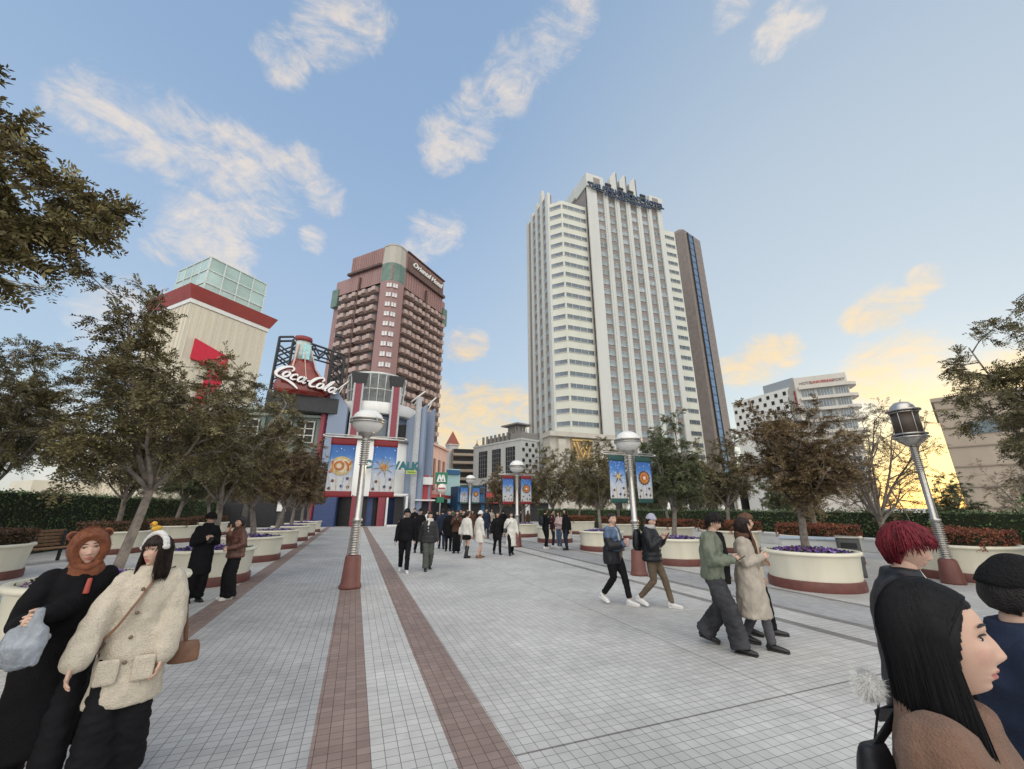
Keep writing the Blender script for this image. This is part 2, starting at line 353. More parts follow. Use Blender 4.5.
# ------------------------------------------------------------------ white hotel tower
T = empty('hotel_tower', (67, 100, 0), 0, 'tall white hotel tower with dark vertical window columns and three roof fins', 'hotel')
tw = mat('tower_white', (0.555, 0.565, 0.535), 0.6, var=0.07, scale=0.15, streak=True)
tcream = mat('tower_cream', (0.61, 0.62, 0.545), 0.6, var=0.06, scale=0.15, streak=True)
taupe = mat('taupe_panel', (0.235, 0.205, 0.195), 0.55, var=0.12, scale=0.4)
CX = [4.0 + 4.9 * k for k in range(6)]; CW = 2.9; FH = 3.72
mb = MB().box((16.75, 15.6, 57.5), (33.5, 28.8, 115))
mb.build('main_wall', taupe, T)
mb = MB(); ed = [0.0] + [v for c in CX for v in (c, c + CW)] + [33.5]
for k in range(0, len(ed), 2):
    w = ed[k + 1] - ed[k]; mb.box(((ed[k] + ed[k + 1]) / 2, 1.15, 57.9), (w, 1.1, 115.8))
    if 0 < k < len(ed) - 2: mb.box(((ed[k] + ed[k + 1]) / 2, 0.5, 57.9), (w * 0.4, 0.25, 115.8))
mb.build('pier', tw, T)
wp = MB().box((0, 0.1, 0), (2.84, 0.12, 1.75), 1); 
wp.box((0, 0.02, 0.9), (2.88, 0.16, 0.1), 0).box((0, 0.02, -0.9), (2.88, 0.16, 0.1), 0).box((0, 0.02, 0), (0.08, 0.14, 1.7), 0)
parts_of(T, 'window', wp.mesh('tower_window'), [M_steel, M_curtain], [Matrix.Translation((c + CW / 2, 1.08, 12.5 + FH * f)) for f in range(27) for c in CX])
# crown: two end blocks, fins, dark recesses behind the sign
mb = MB()
for x0, x1 in ((-0.4, 6.9), (27.6, 33.9)):
    zt = 119.6 if x0 < 0 else 118.6
    mb.box(((x0 + x1) / 2, 4.0, (114 + zt) / 2), (x1 - x0, 8, zt - 114))
mb.box((-0.2, 12, 117), (1.2, 8.2, 4.4)); mb.box((17, 11, 116.5), (20.6, 6, 3))
mb.build('crown_block', tw, T)
MB().box((3.9, -0.05, 116.6), (2.6, 0.14, 3.4)).box((30.3, -0.05, 116), (2.6, 0.14, 3.2)).build('crown_window', taupe, T)
for x in (12.7, 17.0, 21.5):
    mb = MB(); P_ = [(x - 2.5, 114), (x + 0.3, 114), (x + 0.3, 124.9), (x - 0.5, 124.4), (x - 2.5, 121.4)]
    n = len(P_); vs = [(px, 0.4, pz) for px, pz in P_] + [(px, 3.4, pz) for px, pz in P_]
    mb.add(vs, [tuple(range(n)), tuple(range(2 * n - 1, n - 1, -1))] + [(i, n + i, n + (i + 1) % n, (i + 1) % n) for i in range(n)])
    mb.box((x + 0.46, 1.5, 119.4), (0.3, 2.6, 9.6), 1)
    mb.build('roof_fin', [tw, mat('fin_shade', (0.16, 0.17, 0.18), 0.5)], T)
for x in (9.0, 14.4, 19.0, 24.6):
    MB().box((x, 0.2, 116.2), (2.3, 0.5, 3.0)).box((x, -0.1, 115.6), (2.6, 0.2, 0.35)).box((x, -0.1, 117), (2.6, 0.2, 0.3)).build('roof_louvre', M_black, T)
navy = mat('sign_navy', (0.025, 0.05, 0.10), 0.4, var=0.1)
put_text('sign_lettering', 'THE PARK FRONT HOTEL', 2.9, navy, T, upright((16.9, -0.35, 114.2)), 0.2, bold=0.09, space=1.02)
put_text('sign_lettering', 'AT UNIVERSAL STUDIOS JAPAN', 1.5, navy, T, upright((16.9, -0.35, 111.8)), 0.15, bold=0.05)
MB().box((16.9, -0.05, 112.8), (31, 0.2, 0.22)).build('sign_rail', navy, T)
# bays either side with ribbon windows
MB().prism([(-9.8, 2.4), (-0.02, 2.4), (-0.02, 26), (-13.3, 26), (-13.3, 6)], 0, 106).build('bay_wall', tcream, T)
MB().prism([(33.52, 3.0), (41, 3.0), (41, 26), (33.52, 26)], 0, 107).build('bay_wall', tcream, T)
rw = MB().box((-4.9, 2.36, 0), (9.0, 0.16, 1.35), 1).box((-4.9, 2.33, 0.72), (9.2, 0.22, 0.1)).box((-4.9, 2.33, -0.72), (9.2, 0.22, 0.1))
for x in (-7.5, -5, -2.5): rw.box((x, 2.3, 0), (0.1, 0.14, 1.35))
a = math.atan2(3.6, -3.5); MM = Matrix.Translation((-11.55, 4.2, 0)) @ Matrix.Rotation(a, 4, 'Z')
rw.box((0, 0.05, 0), (4.3, 0.16, 1.35), 1, MM).box((0, 0.08, 0.72), (4.5, 0.22, 0.1), 0, MM).box((0, 0.08, -0.72), (4.5, 0.22, 0.1), 0, MM)
parts_of(T, 'ribbon_window', rw.mesh('ribbon_window'), [M_steel, M_glass], [Matrix.Translation((0, 0, 14.0 + 3.9 * f)) for f in range(24)])
rw = MB().box((37.6, 2.97, 0), (5.6, 0.14, 1.3), 1).box((37.6, 2.94, 0.7), (5.9, 0.2, 0.1)).box((37.6, 2.94, -0.7), (5.9, 0.2, 0.1)).box((36.6, 2.9, 0), (0.1, 0.14, 1.3)).box((38.6, 2.9, 0), (0.1, 0.14, 1.3))
parts_of(T, 'ribbon_window', rw.mesh('narrow_ribbon_window'), [M_steel, M_glass], [Matrix.Translation((0, 0, 14.0 + 3.9 * f)) for f in range(24)])
# stepped west wing
MB().box((-12.6, 15.4, 55.5), (1.6, 18.4, 111)).build('side_wall', taupe, T)
for y, w, zt in ((6.6, 2.2, 111), (11.2, 1.9, 116), (15.6, 1.7, 114), (20.0, 1.7, 113), (24.2, 1.8, 112)):
    mb = MB().box((-13.2, y, zt / 2), (1.1, w, zt)); mb.box((-13.85, y, zt / 2 - 1), (0.2, w * 0.4, zt - 2)); mb.build('pier', tw, T)
sw = MB().box((-13.4, 0, 0), (0.12, 2.1, 1.7), 1).box((-13.45, 0, 0.9), (0.18, 2.2, 0.12)).box((-13.45, 0, -0.9), (0.18, 2.2, 0.12))
parts_of(T, 'side_window', sw.mesh('side_window'), [M_steel, M_curtain], [Matrix.Translation((0, y, 14.4 + 3.9 * f)) for f in range(25) for y in (9.0, 13.4, 17.8)])
MB().tube([(-8, 8, 106), (-8, 8, 112)], 0.12, 6).tube([(-9, 8, 110.5), (-7, 8, 110.5)], 0.1, 6).box((-8, 8, 109.2), (0.9, 0.3, 1.2)).build('roof_mast', M_steel, T)
# podium and entrance with a gilded emblem
stone = mat('podium_stone', (0.48, 0.45, 0.39), 0.75, var=0.12, scale=0.5)
MB().box((25, -2, 4.9), (96, 9.6, 9.8)).box((25, -2, 10.1), (97, 10.4, 0.6)).build('podium_wall', stone, T)
for k in range(14): MB().box((-16 + k * 6.6, -6.9, 3.9), (4.0, 0.2, 6.6)).build('podium_opening', M_dark, T)
for k in range(15): MB().lathe([(0.75, 0), (0.75, 0.5), (0.55, 0.7), (0.48, 7.6), (0.7, 7.9), (0.7, 8.4)], 12, 0, Matrix.Translation((-19.3 + k * 6.6, -7.6, 0))).build('column', M_white, T)
mb = MB().box((-14, -8.0, 9.5), (18, 4, 19)).box((-14, -8.6, 19.6), (19, 5.4, 1.2)).box((-20, -8.7, 9), (2.2, 4.4, 18.6)).box((-8, -8.7, 9), (2.2, 4.4, 18.6)); mb.build('entrance_block', stone, T)
MB().box((-14, -10.05, 15.8), (6.4, 0.3, 6.0)).build('emblem_panel', mat('emblem_stone', (0.33, 0.24, 0.14), 0.6, var=0.25, scale=1.5), T)
gold = mat('gilded_relief', (0.62, 0.42, 0.16), 0.4, metal=0.6, var=0.2, scale=2)
mb = MB()
for s in (-1, 1):
    mb.tube([(-14 + s * 2.5, -10.4, 17.6), (-14 + s * 1.3, -10.4, 13.8), (-14 + s * 0.1, -10.4, 16.6)], 0.28, 6)
    mb.tube([(-14 + s * 1.6, -10.4, 17.9), (-14 + s * 0.8, -10.4, 15.6), (-14, -10.4, 14.0)], 0.22, 6)
mb.box((-14, -10.35, 18.4), (6.0, 0.4, 0.4)); mb.build('emblem', gold, T)

# ------------------------------------------------------------------ granite slab beside the tower
G = empty('office_slab', (137.4, 125, 0), R(16), 'dark granite slab tower with one blue glass strip beside the white hotel', 'tower')
gr = mat('granite', (0.22, 0.18, 0.16), 0.45, var=0.14, scale=0.5); gl = mat('granite_joint', (0.36, 0.32, 0.29), 0.5)
mb = MB().box((7.5, 7, 66.5), (15, 14, 133)).prism([(0, 0), (5.0, 0), (5, 13), (0, 13)], 133, 135.4, 0, None, True, 0.55)
mb.build('wall', gr, G)
mb = MB()
for k in range(34): mb.box((7.5, -0.03, 8 + 3.72 * k), (15, 0.1, 0.14))
for x in (1.0, 13.0): mb.box((x, -0.06, 66), (0.12, 0.1, 132))
mb.build('joint_grid', gl, G)
MB().box((4.7, -0.2, 66), (4.4, 0.5, 131.6)).build('glass_strip', M_glassb, G)
mb = MB()
for k in range(34): mb.box((4.7, -0.47, 8 + 3.72 * k), (4.4, 0.1, 0.25))
mb.box((2.5, -0.3, 66), (0.35, 0.8, 132)).box((6.9, -0.3, 66), (0.35, 0.8, 132)); mb.build('mullion', M_black, G)

# ------------------------------------------------------------------ brown hotel
B = empty('brown_hotel', (3.4, 107, 0), R(43.3), 'brown burgundy hotel tower with rows of boxy balconies and rounded corner bay', 'hotel')
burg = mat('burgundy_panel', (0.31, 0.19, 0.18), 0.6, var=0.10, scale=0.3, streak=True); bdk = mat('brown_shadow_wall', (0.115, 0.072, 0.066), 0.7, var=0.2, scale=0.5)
balm = mat('balcony_taupe', (0.42, 0.32, 0.29), 0.65, var=0.12, scale=0.4, island=0.08); green = mat('patina_green', (0.13, 0.20, 0.17), 0.5, var=0.2, scale=0.5)
palem = mat('pale_fluted', (0.42, 0.40, 0.35), 0.5, var=0.1)
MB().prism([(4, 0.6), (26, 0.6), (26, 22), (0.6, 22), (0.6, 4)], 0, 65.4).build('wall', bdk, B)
mb = MB().prism([(4.5, 0.1), (24, 0.1), (24, 18), (0.1, 18), (0.1, 4.5)], 65.2, 77.5).box((13, 12, 67.7), (26, 23, 5))
for k in range(16): mb.box((5.6 + k * 1.18, 0.02, 71.5), (0.12, 0.16, 12)).box((0.02, 5.4 + k * 0.8, 71.5), (0.16, 0.1, 12))
mb.build('crown_wall', burg, B)
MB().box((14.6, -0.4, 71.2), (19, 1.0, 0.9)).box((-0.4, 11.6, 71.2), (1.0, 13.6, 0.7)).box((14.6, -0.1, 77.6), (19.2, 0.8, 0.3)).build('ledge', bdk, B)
MB().box((25.3, 12, 31), (2.6, 20, 62)).box((12, 23.3, 31), (22, 2.6, 62)).build('end_wall', burg, B)
MB().box((25.6, 1.6, 64.5), (2.4, 3.4, 6)).box((1.2, 23.4, 64.5), (3, 2.6, 6)).build('corner_cap', green, B)
bay = [(-0.5, 4.2), (-0.5, 1.9), (0.35, 0.35), (1.9, -0.5), (4.2, -0.5), (4.4, 4.4)]
MB().prism(bay, 0, 65).build('corner_bay', burg, B)
MB().prism(bay, 65, 71).build('bay_band', green, B); MB().prism(bay, 71, 77, scale_top=0.93).prism(bay, 77, 77.4).build('bay_top', palem, B)
M_bw = mat('bright_pane', (0.62, 0.64, 0.64), 0.15, var=0.25, scale=0.6, island=0.2)
cw = MB().box((0, 0, 0), (1.35, 0.2, 1.3), 1).box((0, -0.05, 0), (0.1, 0.24, 1.3)).box((0, -0.05, -0.7), (1.5, 0.3, 0.12))
mts = []
for f in range(19):
    for (x, y, rz) in ((-0.1, 1.1, -61), (1.1, -0.1, -29)):
        mts.append(Matrix.Translation((x, y, 8.5 + 3.05 * f)) @ Matrix.Rotation(R(rz), 4, 'Z'))
parts_of(B, 'corner_window', cw.mesh('corner_window'), [burg, M_bw], mts)
bp_ = MB()
for sx, dp in ((-0.9, 1.5), (0.85, 1.9)): bp_.box((sx, -dp / 2 + 0.05, 0.0), (1.3, dp, 1.25))
bp_.box((0, -0.45, 0.05), (0.3, 1.0, 1.1)).box((0, -0.35, -0.7), (3.3, 0.9, 0.14)); bp_.box((0.6, 0.0, 1.3), (1.0, 0.1, 1.4), 1)
mts = []
for f in range(20):
    for k in range(5): mts.append(Matrix.Translation((6.6 + 3.95 * k + (0.3 if k > 2 else 0), 0.55, 5.2 + 3.05 * f)))
    for k in range(4): mts.append(Matrix.Translation((0.55, 7.0 + 3.95 * k, 5.2 + 3.05 * f)) @ Matrix.Rotation(R(-90), 4, 'Z'))
parts_of(B, 'balcony', bp_.mesh('balcony'), [balm, M_glass], mts)
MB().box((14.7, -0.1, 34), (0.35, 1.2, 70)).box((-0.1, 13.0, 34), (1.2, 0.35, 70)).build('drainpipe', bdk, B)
put_text('sign_lettering', 'Oriental Hotel', 2.5, mat('sign_white', (0.8, 0.8, 0.78), 0.4), B, upright((14.6, -0.6, 74.3)), 0.2, shear=0.35, bold=0.04)
MB().box((14.6, -0.1, 74.1), (18, 0.3, 4.2)).build('sign_back', mat('sign_brown', (0.14, 0.09, 0.08), 0.6), B)

# ------------------------------------------------------------------ cream exhibition tower with glass lantern
Cc = empty('cream_tower', (-20.07, 51.2, 0), R(43.3), 'cream panelled tower with overhanging red roof and greenish glass cube', 'tower')
cpan = mat('cream_cladding', (0.66, 0.61, 0.50), 0.55, var=0.06, scale=0.4, streak=True); redr = mat('red_roof', (0.30, 0.055, 0.05), 0.5, var=0.12, scale=0.6)
mb = MB().box((4.5, 4.5, 12.1), (9, 9, 24.2))
for k in range(10): mb.box((0.4 + k * 0.9, -0.06, 12.1), (0.08, 0.16, 24)).box((-0.06, 0.4 + k * 0.9, 12.1), (0.16, 0.08, 24))
mb.build('wall', cpan, Cc)
MB().box((4.5, 4.5, 24.5), (9.3, 9.3, 0.5)).build('cornice', M_white, Cc)
MB().prism([(-0.2, -0.2), (9.2, -0.2), (9.2, 9.2), (-0.2, 9.2)], 24.76, 26.2, 0, None, True, 1.12).build('roof', redr, Cc)
lg = mat('lantern_glass', (0.42, 0.56, 0.52), 0.1, var=0.1, scale=0.5, spec=0.8, island=0.12); lf = mat('lantern_frame', (0.62, 0.68, 0.66), 0.4)
mb = MB()
for i in range(4):
    for j in range(3):
        mb.box((2.35 + i * 1.78, 1.5, 27.2 + j * 1.78), (1.68, 0.1, 1.68)).box((1.5, 2.35 + i * 1.78, 27.2 + j * 1.78), (0.1, 1.68, 1.68))
mb.box((5.1, 5.1, 31.6), (7.1, 7.1, 0.1)); mb.build('lantern_glass', lg, Cc)
mb = MB().box((5.1, 5.1, 28.8), (6.9, 6.9, 5.4))
for i in range(5): mb.box((1.46 + i * 1.78, 1.42, 28.9), (0.12, 0.12, 5.5)).box((1.42, 1.46 + i * 1.78, 28.9), (0.12, 0.12, 5.5))
for j in range(4): mb.box((5.05, 1.4, 26.3 + j * 1.78), (7.3, 0.12, 0.12)).box((1.4, 5.05, 26.3 + j * 1.78), (0.12, 7.3, 0.12))
mb.build('lantern_frame', lf, Cc)
redb = mat('red_banner', (0.55, 0.02, 0.05), 0.5, var=0.1)
mb = MB()
for P_ in ([(1.2, 20.2), (5.0, 19.2), (5.0, 16.9), (1.2, 17.8)], [(3.4, 17.2), (5.0, 16.8), (3.1, 8.6), (1.5, 9.0)]):
    vs = [(x, -0.35, z) for x, z in P_] + [(x, -0.15, z) for x, z in P_]
    mb.add(vs, [(0, 1, 2, 3), (7, 6, 5, 4), (0, 4, 5, 1), (1, 5, 6, 2), (2, 6, 7, 3), (3, 7, 4, 0)])
mb.build('red_panel', redb, Cc)
MB().box((-1, 12.1, 2.2), (8, 6, 4.4)).build('annex_wall', cpan, Cc)
MB().box((6.5, -0.2, 1.6), (2.4, 0.3, 2.8)).build('doorway', M_glass, Cc)

# ------------------------------------------------------------------ street block with bottle billboard
S = empty('shop_block', (-7.6, 46.4, 0), R(-6), 'dark grey green shop block carrying the big bottle billboard', 'building')
teal = mat('grey_green_wall', (0.17, 0.21, 0.195), 0.65, var=0.12, scale=0.6, streak=True); dkw = mat('dark_brick', (0.075, 0.07, 0.065), 0.75, var=0.25, scale=2)
MB().box((0, 5, 5.8), (11.0, 10, 11.2)).build('wall', teal, S)
MB().box((0, -0.15, 3.6), (11.1, 0.5, 7.2)).build('lower_wall', dkw, S)
MB().box((0, -0.35, 11.5), (11.4, 1.0, 0.35)).box((0, -0.1, 10.95), (11.2, 0.5, 0.25)).build('cornice', mat('pale_green_trim', (0.42, 0.48, 0.44), 0.6), S)
for x in (-3.3, -0.3, 1.9, 4.2):
    w = MB().box((0, 0, 0), (1.7, 0.1, 2.1)); fr = MB()
    for dx in (-0.85, 0, 0.85): fr.box((dx, -0.06, 0), (0.12, 0.2, 2.3))
    for dz in (-1.1, -0.35, 0.35, 1.1): fr.box((0, -0.05, dz), (1.9, 0.16, 0.1))
    f = fr.build('window', mat('window_cream', (0.6, 0.6, 0.54), 0.5), S, (x, -0.12, 9.3)); w.build('pane', M_dark, f)
    MB().box((x + 1.25, -0.1, 9.3), (0.35, 0.4, 2.8)).build('pilaster', teal, S)
for x in (-3.6, -0.6, 2.6): MB().box((x, -0.45, 1.5), (2.4, 0.12, 2.9)).build('shop_opening', M_dark, S)
MB().box((1.0, -0.5, 2.0), (0.8, 0.1, 1.1)).build('poster', M_white, S)

def catmull(P, n=10):
    out = []; Q = [P[0]] + list(P) + [P[-1]]
    for i in range(1, len(Q) - 2):
        for k in range(n):
            t = k / n; a, b, c, d = Q[i - 1], Q[i], Q[i + 1], Q[i + 2]
            out.append(tuple(0.5 * (2 * b[j] + (c[j] - a[j]) * t + (2 * a[j] - 5 * b[j] + 4 * c[j] - d[j]) * t * t + (3 * b[j] - a[j] - 3 * c[j] + d[j]) * t ** 3) for j in range(len(b))))
    out.append(tuple(P[-1])); return out
def ribbon(mb, pts, depth, mi=0, y=0.0):
    """pen stroke in the XZ plane; pts = (x, z, halfwidth); solid of the given depth"""
    P = catmull(pts); n = len(P); vs = []
    for i in range(n):
        a = P[max(i - 1, 0)]; b = P[min(i + 1, n - 1)]; dx, dz = b[0] - a[0], b[1] - a[1]; l = math.hypot(dx, dz) or 1; w = P[i][2]
        nx, nz = -dz / l * w, dx / l * w
        vs += [(P[i][0] + nx, y, P[i][1] + nz), (P[i][0] - nx, y, P[i][1] - nz), (P[i][0] + nx, y + depth, P[i][1] + nz), (P[i][0] - nx, y + depth, P[i][1] - nz)]
    fs = [(0, 2, 3, 1)]
    for i in range(n - 1):
        o = 4 * i; fs += [(o, o + 1, o + 5, o + 4), (o + 2, o + 6, o + 7, o + 3), (o, o + 4, o + 6, o + 2), (o + 1, o + 3, o + 7, o + 5)]
    o = 4 * (n - 1); fs.append((o, o + 1, o + 3, o + 2)); mb.add(vs, fs, mi)
# the billboard: bottle standing on a dark box, script across it, lattice frame behind
K = empty('bottle_billboard', (-6.1, 44.7, 11.75), R(9), 'giant cola bottle billboard with white script lettering on the shop roof', 'billboard')
MB().box((0.2, 0.5, 0.25), (6.4, 1.6, 1.6), bev=0.05).build('base_box', M_black, K)
colam = mat('cola_red', (0.20, 0.02, 0.012), 0.25, var=0.5, scale=1.2, coat=0.5); bglass = mat('bottle_neck_glass', (0.40, 0.50, 0.47), 0.15, var=0.3, scale=1.0, coat=0.4)
capm = mat('cap_red', (0.22, 0.03, 0.03), 0.4); lab = mat('neck_label', (0.35, 0.62, 0.64), 0.4, var=0.15)
SH = lambda z: -0.1 - 0.10 * z
prof = [(2.25, 1.0), (2.4, 1.5), (2.32, 2.1), (1.98, 2.8), (1.5, 3.5), (1.12, 4.1), (0.9, 4.7)]
def lobe(mb, pr, mi, dz=0):
    vs = []; fs = []; seg = 14
    for r, z in pr:
        for j in range(seg + 1):
            a = math.pi * j / seg; vs.append((SH(z) + r * math.cos(a), 0.3 - 0.55 * r ** 0.7 * math.sin(a), z))
    k = seg + 1
    for i in range(len(pr) - 1):
        for j in range(seg): fs.append((i * k + j, (i + 1) * k + j, (i + 1) * k + j + 1, i * k + j + 1))
        fs.append((i * k, i * k + seg, (i + 1) * k + seg, (i + 1) * k))
    fs += [tuple(range(k)), tuple((len(pr) - 1) * k + j for j in range(k - 1, -1, -1))]
    mb.add(vs, fs, mi, True)
mb = MB(); lobe(mb, prof, 0); mb.build('bottle_body', colam, K)
mb = MB(); lobe(mb, [(0.9, 4.7), (0.76, 5.4), (0.68, 6.2), (0.66, 6.75)], 0); mb.build('bottle_neck', bglass, K)
mb = MB(); lobe(mb, [(0.74, 6.75), (0.78, 7.0), (0.74, 7.25), (0.45, 7.34)], 0); mb.build('bottle_cap', capm, K)
mb = MB().box((SH(5.5) + 0.25, -0.27, 5.5), (0.62, 0.1, 1.55)); mb.build('neck_label', lab, K)
mb = MB()
for dx, r0 in ((-0.75, 0.09), (0.15, 0.05), (0.95, 0.06)):
    mb.tube([(SH(2.4) + dx * 2.0, -0.70 if abs(dx) < 0.5 else -0.42, 2.4), (SH(3.8) + dx * 1.15, -0.5 if abs(dx) < 0.5 else -0.22, 3.8), (SH(6.2) + dx * 0.6, -0.2, 6.2)], r0, 6)
mb.build('bottle_highlight', mat('painted_highlight', (0.62, 0.40, 0.34), 0.3), K)
def script(mb, ox, oz, s, y, grow=0.0):
    def st(pts): ribbon(mb, [(ox + (x + 0.34 * z) * s, oz + z * s, (w + grow) * s) for x, z, w in pts], 0.22, 0, y)
    st([(0.92, 0.78, .05), (0.98, 1.0, .07), (0.75, 1.2, .06), (0.35, 1.05, .10), (0.08, 0.65, .14), (0.05, 0.25, .13), (0.3, -0.02, .09), (0.75, -0.08, .08), (1.3, -0.16, .09), (1.9, -0.35, .10), (2.45, -0.62, .04)])
    def oo(x): st([(x + 0.2, 0.66, .06), (x, 0.5, .09), (x, 0.22, .09), (x + 0.18, 0.08, .06), (x + 0.38, 0.22, .09), (x + 0.38, 0.5, .09), (x + 0.2, 0.66, .06), (x + 0.1, 0.62, .04)])
    def cc(x): st([(x + 0.36, 0.52, .05), (x + 0.2, 0.66, .06), (x, 0.48, .09), (x, 0.22, .09), (x + 0.2, 0.07, .07), (x + 0.46, 0.2, .04)])
    def aa(x): oo(x); st([(x + 0.42, 0.66, .08), (x + 0.44, 0.25, .09), (x + 0.58, 0.08, .06), (x + 0.72, 0.2, .03)])
    oo(0.62); cc(1.28); aa(1.86)
    st([(2.52, 0.42, .06), (2.78, 0.44, .07)])
    st([(3.55, 0.82, .05), (3.6, 1.02, .07), (3.38, 1.18, .06), (3.05, 1.0, .11), (2.88, 0.6, .13), (2.9, 0.2, .11), (3.15, 0.02, .08), (3.5, 0.16, .04)])
    oo(3.5); st([(4.05, 0.1, .05), (4.12, 0.4, .07), (4.2, 1.0, .06), (4.36, 1.22, .05), (4.36, 0.95, .06), (4.24, 0.5, .09), (4.22, 0.2, .09), (4.4, 0.06, .06)]); aa(4.55)
mb = MB(); script(mb, -2.75, 2.55, 1.03, -1.18); o = mb.build('script_lettering', mat('script_white', (0.85, 0.85, 0.84), 0.35, var=0.03), K)
o.data.transform(Matrix.Translation((-2.75, 0, 2.55)) @ Matrix.Rotation(R(14), 4, 'Y') @ Matrix.Translation((2.75, 0, -2.55)))
mb = MB(); script(mb, -2.75, 2.55, 1.03, -0.94, 0.05); o = mb.build('script_outline', colam, K)
o.data.transform(Matrix.Translation((-2.75, 0, 2.55)) @ Matrix.Rotation(R(14), 4, 'Y') @ Matrix.Translation((2.75, 0, -2.55)))
mb = MB()
def bar(a, b, r=0.09): mb.tube([a, b], r, 6, caps=False, smooth=False)
for y in (1.6, 2.9):
    xs = [-2.9, -1.7, 2.0, 3.2]
    for x in xs: bar((x, y, 0), (x, y, 7.3 if x < 3 else 6.3), 0.13)
    bar((-2.9, y, 7.3), (-1.7, y, 7.6), 0.13); bar((-1.7, y, 7.5), (3.2, y, 6.5), 0.13); bar((-1.7, y, 6.2), (3.2, y, 5.5), 0.1)
    for z in (1.5, 3.0, 4.5, 5.6):
        bar((-2.9, y, z), (-1.7, y, z + 0.9)); bar((-2.9, y, z + 0.9), (-1.7, y, z)); bar((2.0, y, z), (3.2, y, z - 1.2)); bar((3.2, y, z), (2.0, y, z - 1.2))
    for x in (-1.2, 0.2, 1.4, 2.6): bar((x - 0.6, y, 6.2 - 0.15 * x), (x, y, 7.1 - 0.18 * x)); bar((x, y, 7.1 - 0.18 * x), (x + 0.6, y, 6.05 - 0.15 * x))
for x, z in ((-2.9, 7.3), (2.0, 6.6), (3.2, 6.4), (-2.9, 4), (2, 4)): bar((x, 1.6, z), (x, 2.9, z))
mb.build('lattice_frame', M_black, K); K.scale = (1.1, 1.0, 1.04)
MB().tube([(2.6, 2.2, 6.8), (2.6, 2.2, 9.0)], 0.05, 6).box((2.35, 2.2, 8.9), (0.7, 0.4, 0.3)).box((2.9, 2.2, 8.4), (0.5, 0.2, 0.12)).build('roof_camera', M_black, K)

# ------------------------------------------------------------------ blue drum entrance building
W = empty('drum_building', (1.0, 50.0, 0), 0, 'blue drum shaped entrance building with white ring balcony and mesh rotunda', 'building')
blue = mat('blue_render', (0.235, 0.29, 0.395), 0.6, var=0.08, scale=0.5, streak=True); navyw = mat('deep_blue_base', (0.045, 0.07, 0.17), 0.55, var=0.15); mar = mat('maroon_pilaster', (0.25, 0.05, 0.07), 0.5, var=0.1)
MB().lathe([(4.2, 0), (4.2, 11.6)], 40, closed=True).build('wall', blue, W)
MB().lathe([(5.0, 11.7), (5.05, 11.8), (5.05, 12.95), (4.9, 13.0), (4.6, 12.95), (4.6, 11.7)], 40, closed=False, a0=R(180), a1=R(360)).lathe([(0.1, 11.72), (5.0, 11.72)], 40, closed=False, a0=R(180), a1=R(360)).build('ring_balcony', M_white, W)
MB().lathe([(3.0, 11.6), (3.35, 16.6), (3.45, 16.6), (3.45, 16.9), (3.2, 16.9)], 40).build('rotunda', mat('mesh_panel', (0.52, 0.54, 0.53), 0.35, metal=0.3, var=0.18, scale=2.5), W)
mb = MB()
for k in range(13):
    a = R(180 + 15 * k); mb.tube([(3.04 * math.cos(a), 3.04 * math.sin(a), 11.7), (3.42 * math.cos(a), 3.42 * math.sin(a), 16.6)], 0.05, 5)
for z, r in ((13.2, 3.14), (14.9, 3.26)): mb.lathe([(r, z - .05), (r + .06, z - .05), (r + .06, z + .05), (r, z + .05)], 40, closed=False)
mb.build('rotunda_frame', M_white, W)
for x in (-2.0, 2.0):
    MB().box((x, -4.95, 11.85), (0.62, 0.5, 5.8)).build('pilaster', mar, W)
    MB().box((x - 0.42, -4.9, 11.85), (0.2, 0.5, 5.9)).box((x + 0.42, -4.9, 11.85), (0.2, 0.5, 5.9)).build('pilaster_edge', mat('grey_trim', (0.45, 0.46, 0.48), 0.5), W)
    MB().box((x, -4.7, 15.4), (1.3, 0.9, 1.2), taper=1.35).build('spotlight_box', M_black, W)
for x in (-3.0, 3.0): MB().box((x, -3.6, 9.6), (1.4, 0.3, 2.4)).build('window', M_dark, W)
MB().box((0, -4.2, 10.0), (2.6, 0.4, 2.0)).build('window', mat('dim_glass', (0.12, 0.15, 0.17), 0.2), W)
def fin(x, y, rz, prof_, th, m, name='fin'):
    n = len(prof_); vs = [(-th / 2, b, z) for b, z in prof_] + [(th / 2, b, z) for b, z in prof_]
    mb = MB().add(vs, [tuple(range(n)), tuple(range(2 * n - 1, n - 1, -1))] + [(i, n + i, n + (i + 1) % n, (i + 1) % n) for i in range(n)])
    mb.build(name, m, W, (x, y, 0), rz)
fin(-4.6, -4.6, R(75), [(0, 0), (-1.9, 0), (-1.9, 12.0), (-0.2, 14.2), (0, 14.2)], 0.5, blue); fin(-5.2, -4.6, R(60), [(0, 0), (-0.4, 0), (-0.4, 14.4), (0, 14.4)], 0.4, mar)
fin(-4.62, -4.62, R(75), [(0.06, 0), (-1.96, 0), (-1.96, 4.4), (0.06, 3.6)], 0.58, navyw, 'fin_base'); fin(3.6, -3.9, R(55), [(0, 0), (-2.3, 0), (-2.3, 13.0), (0, 11.2)], 0.4, blue); fin(4.5, -5.0, R(20), [(0, 0), (-0.4, 0), (-0.4, 13.8), (0, 13.8)], 0.5, mat('grey_trim', (0.45, 0.46, 0.48)))
fin(5.2, -3.4, R(62), [(0, 0), (-1.6, 0), (-1.6, 12.9), (0, 11.6)], 0.4, blue)
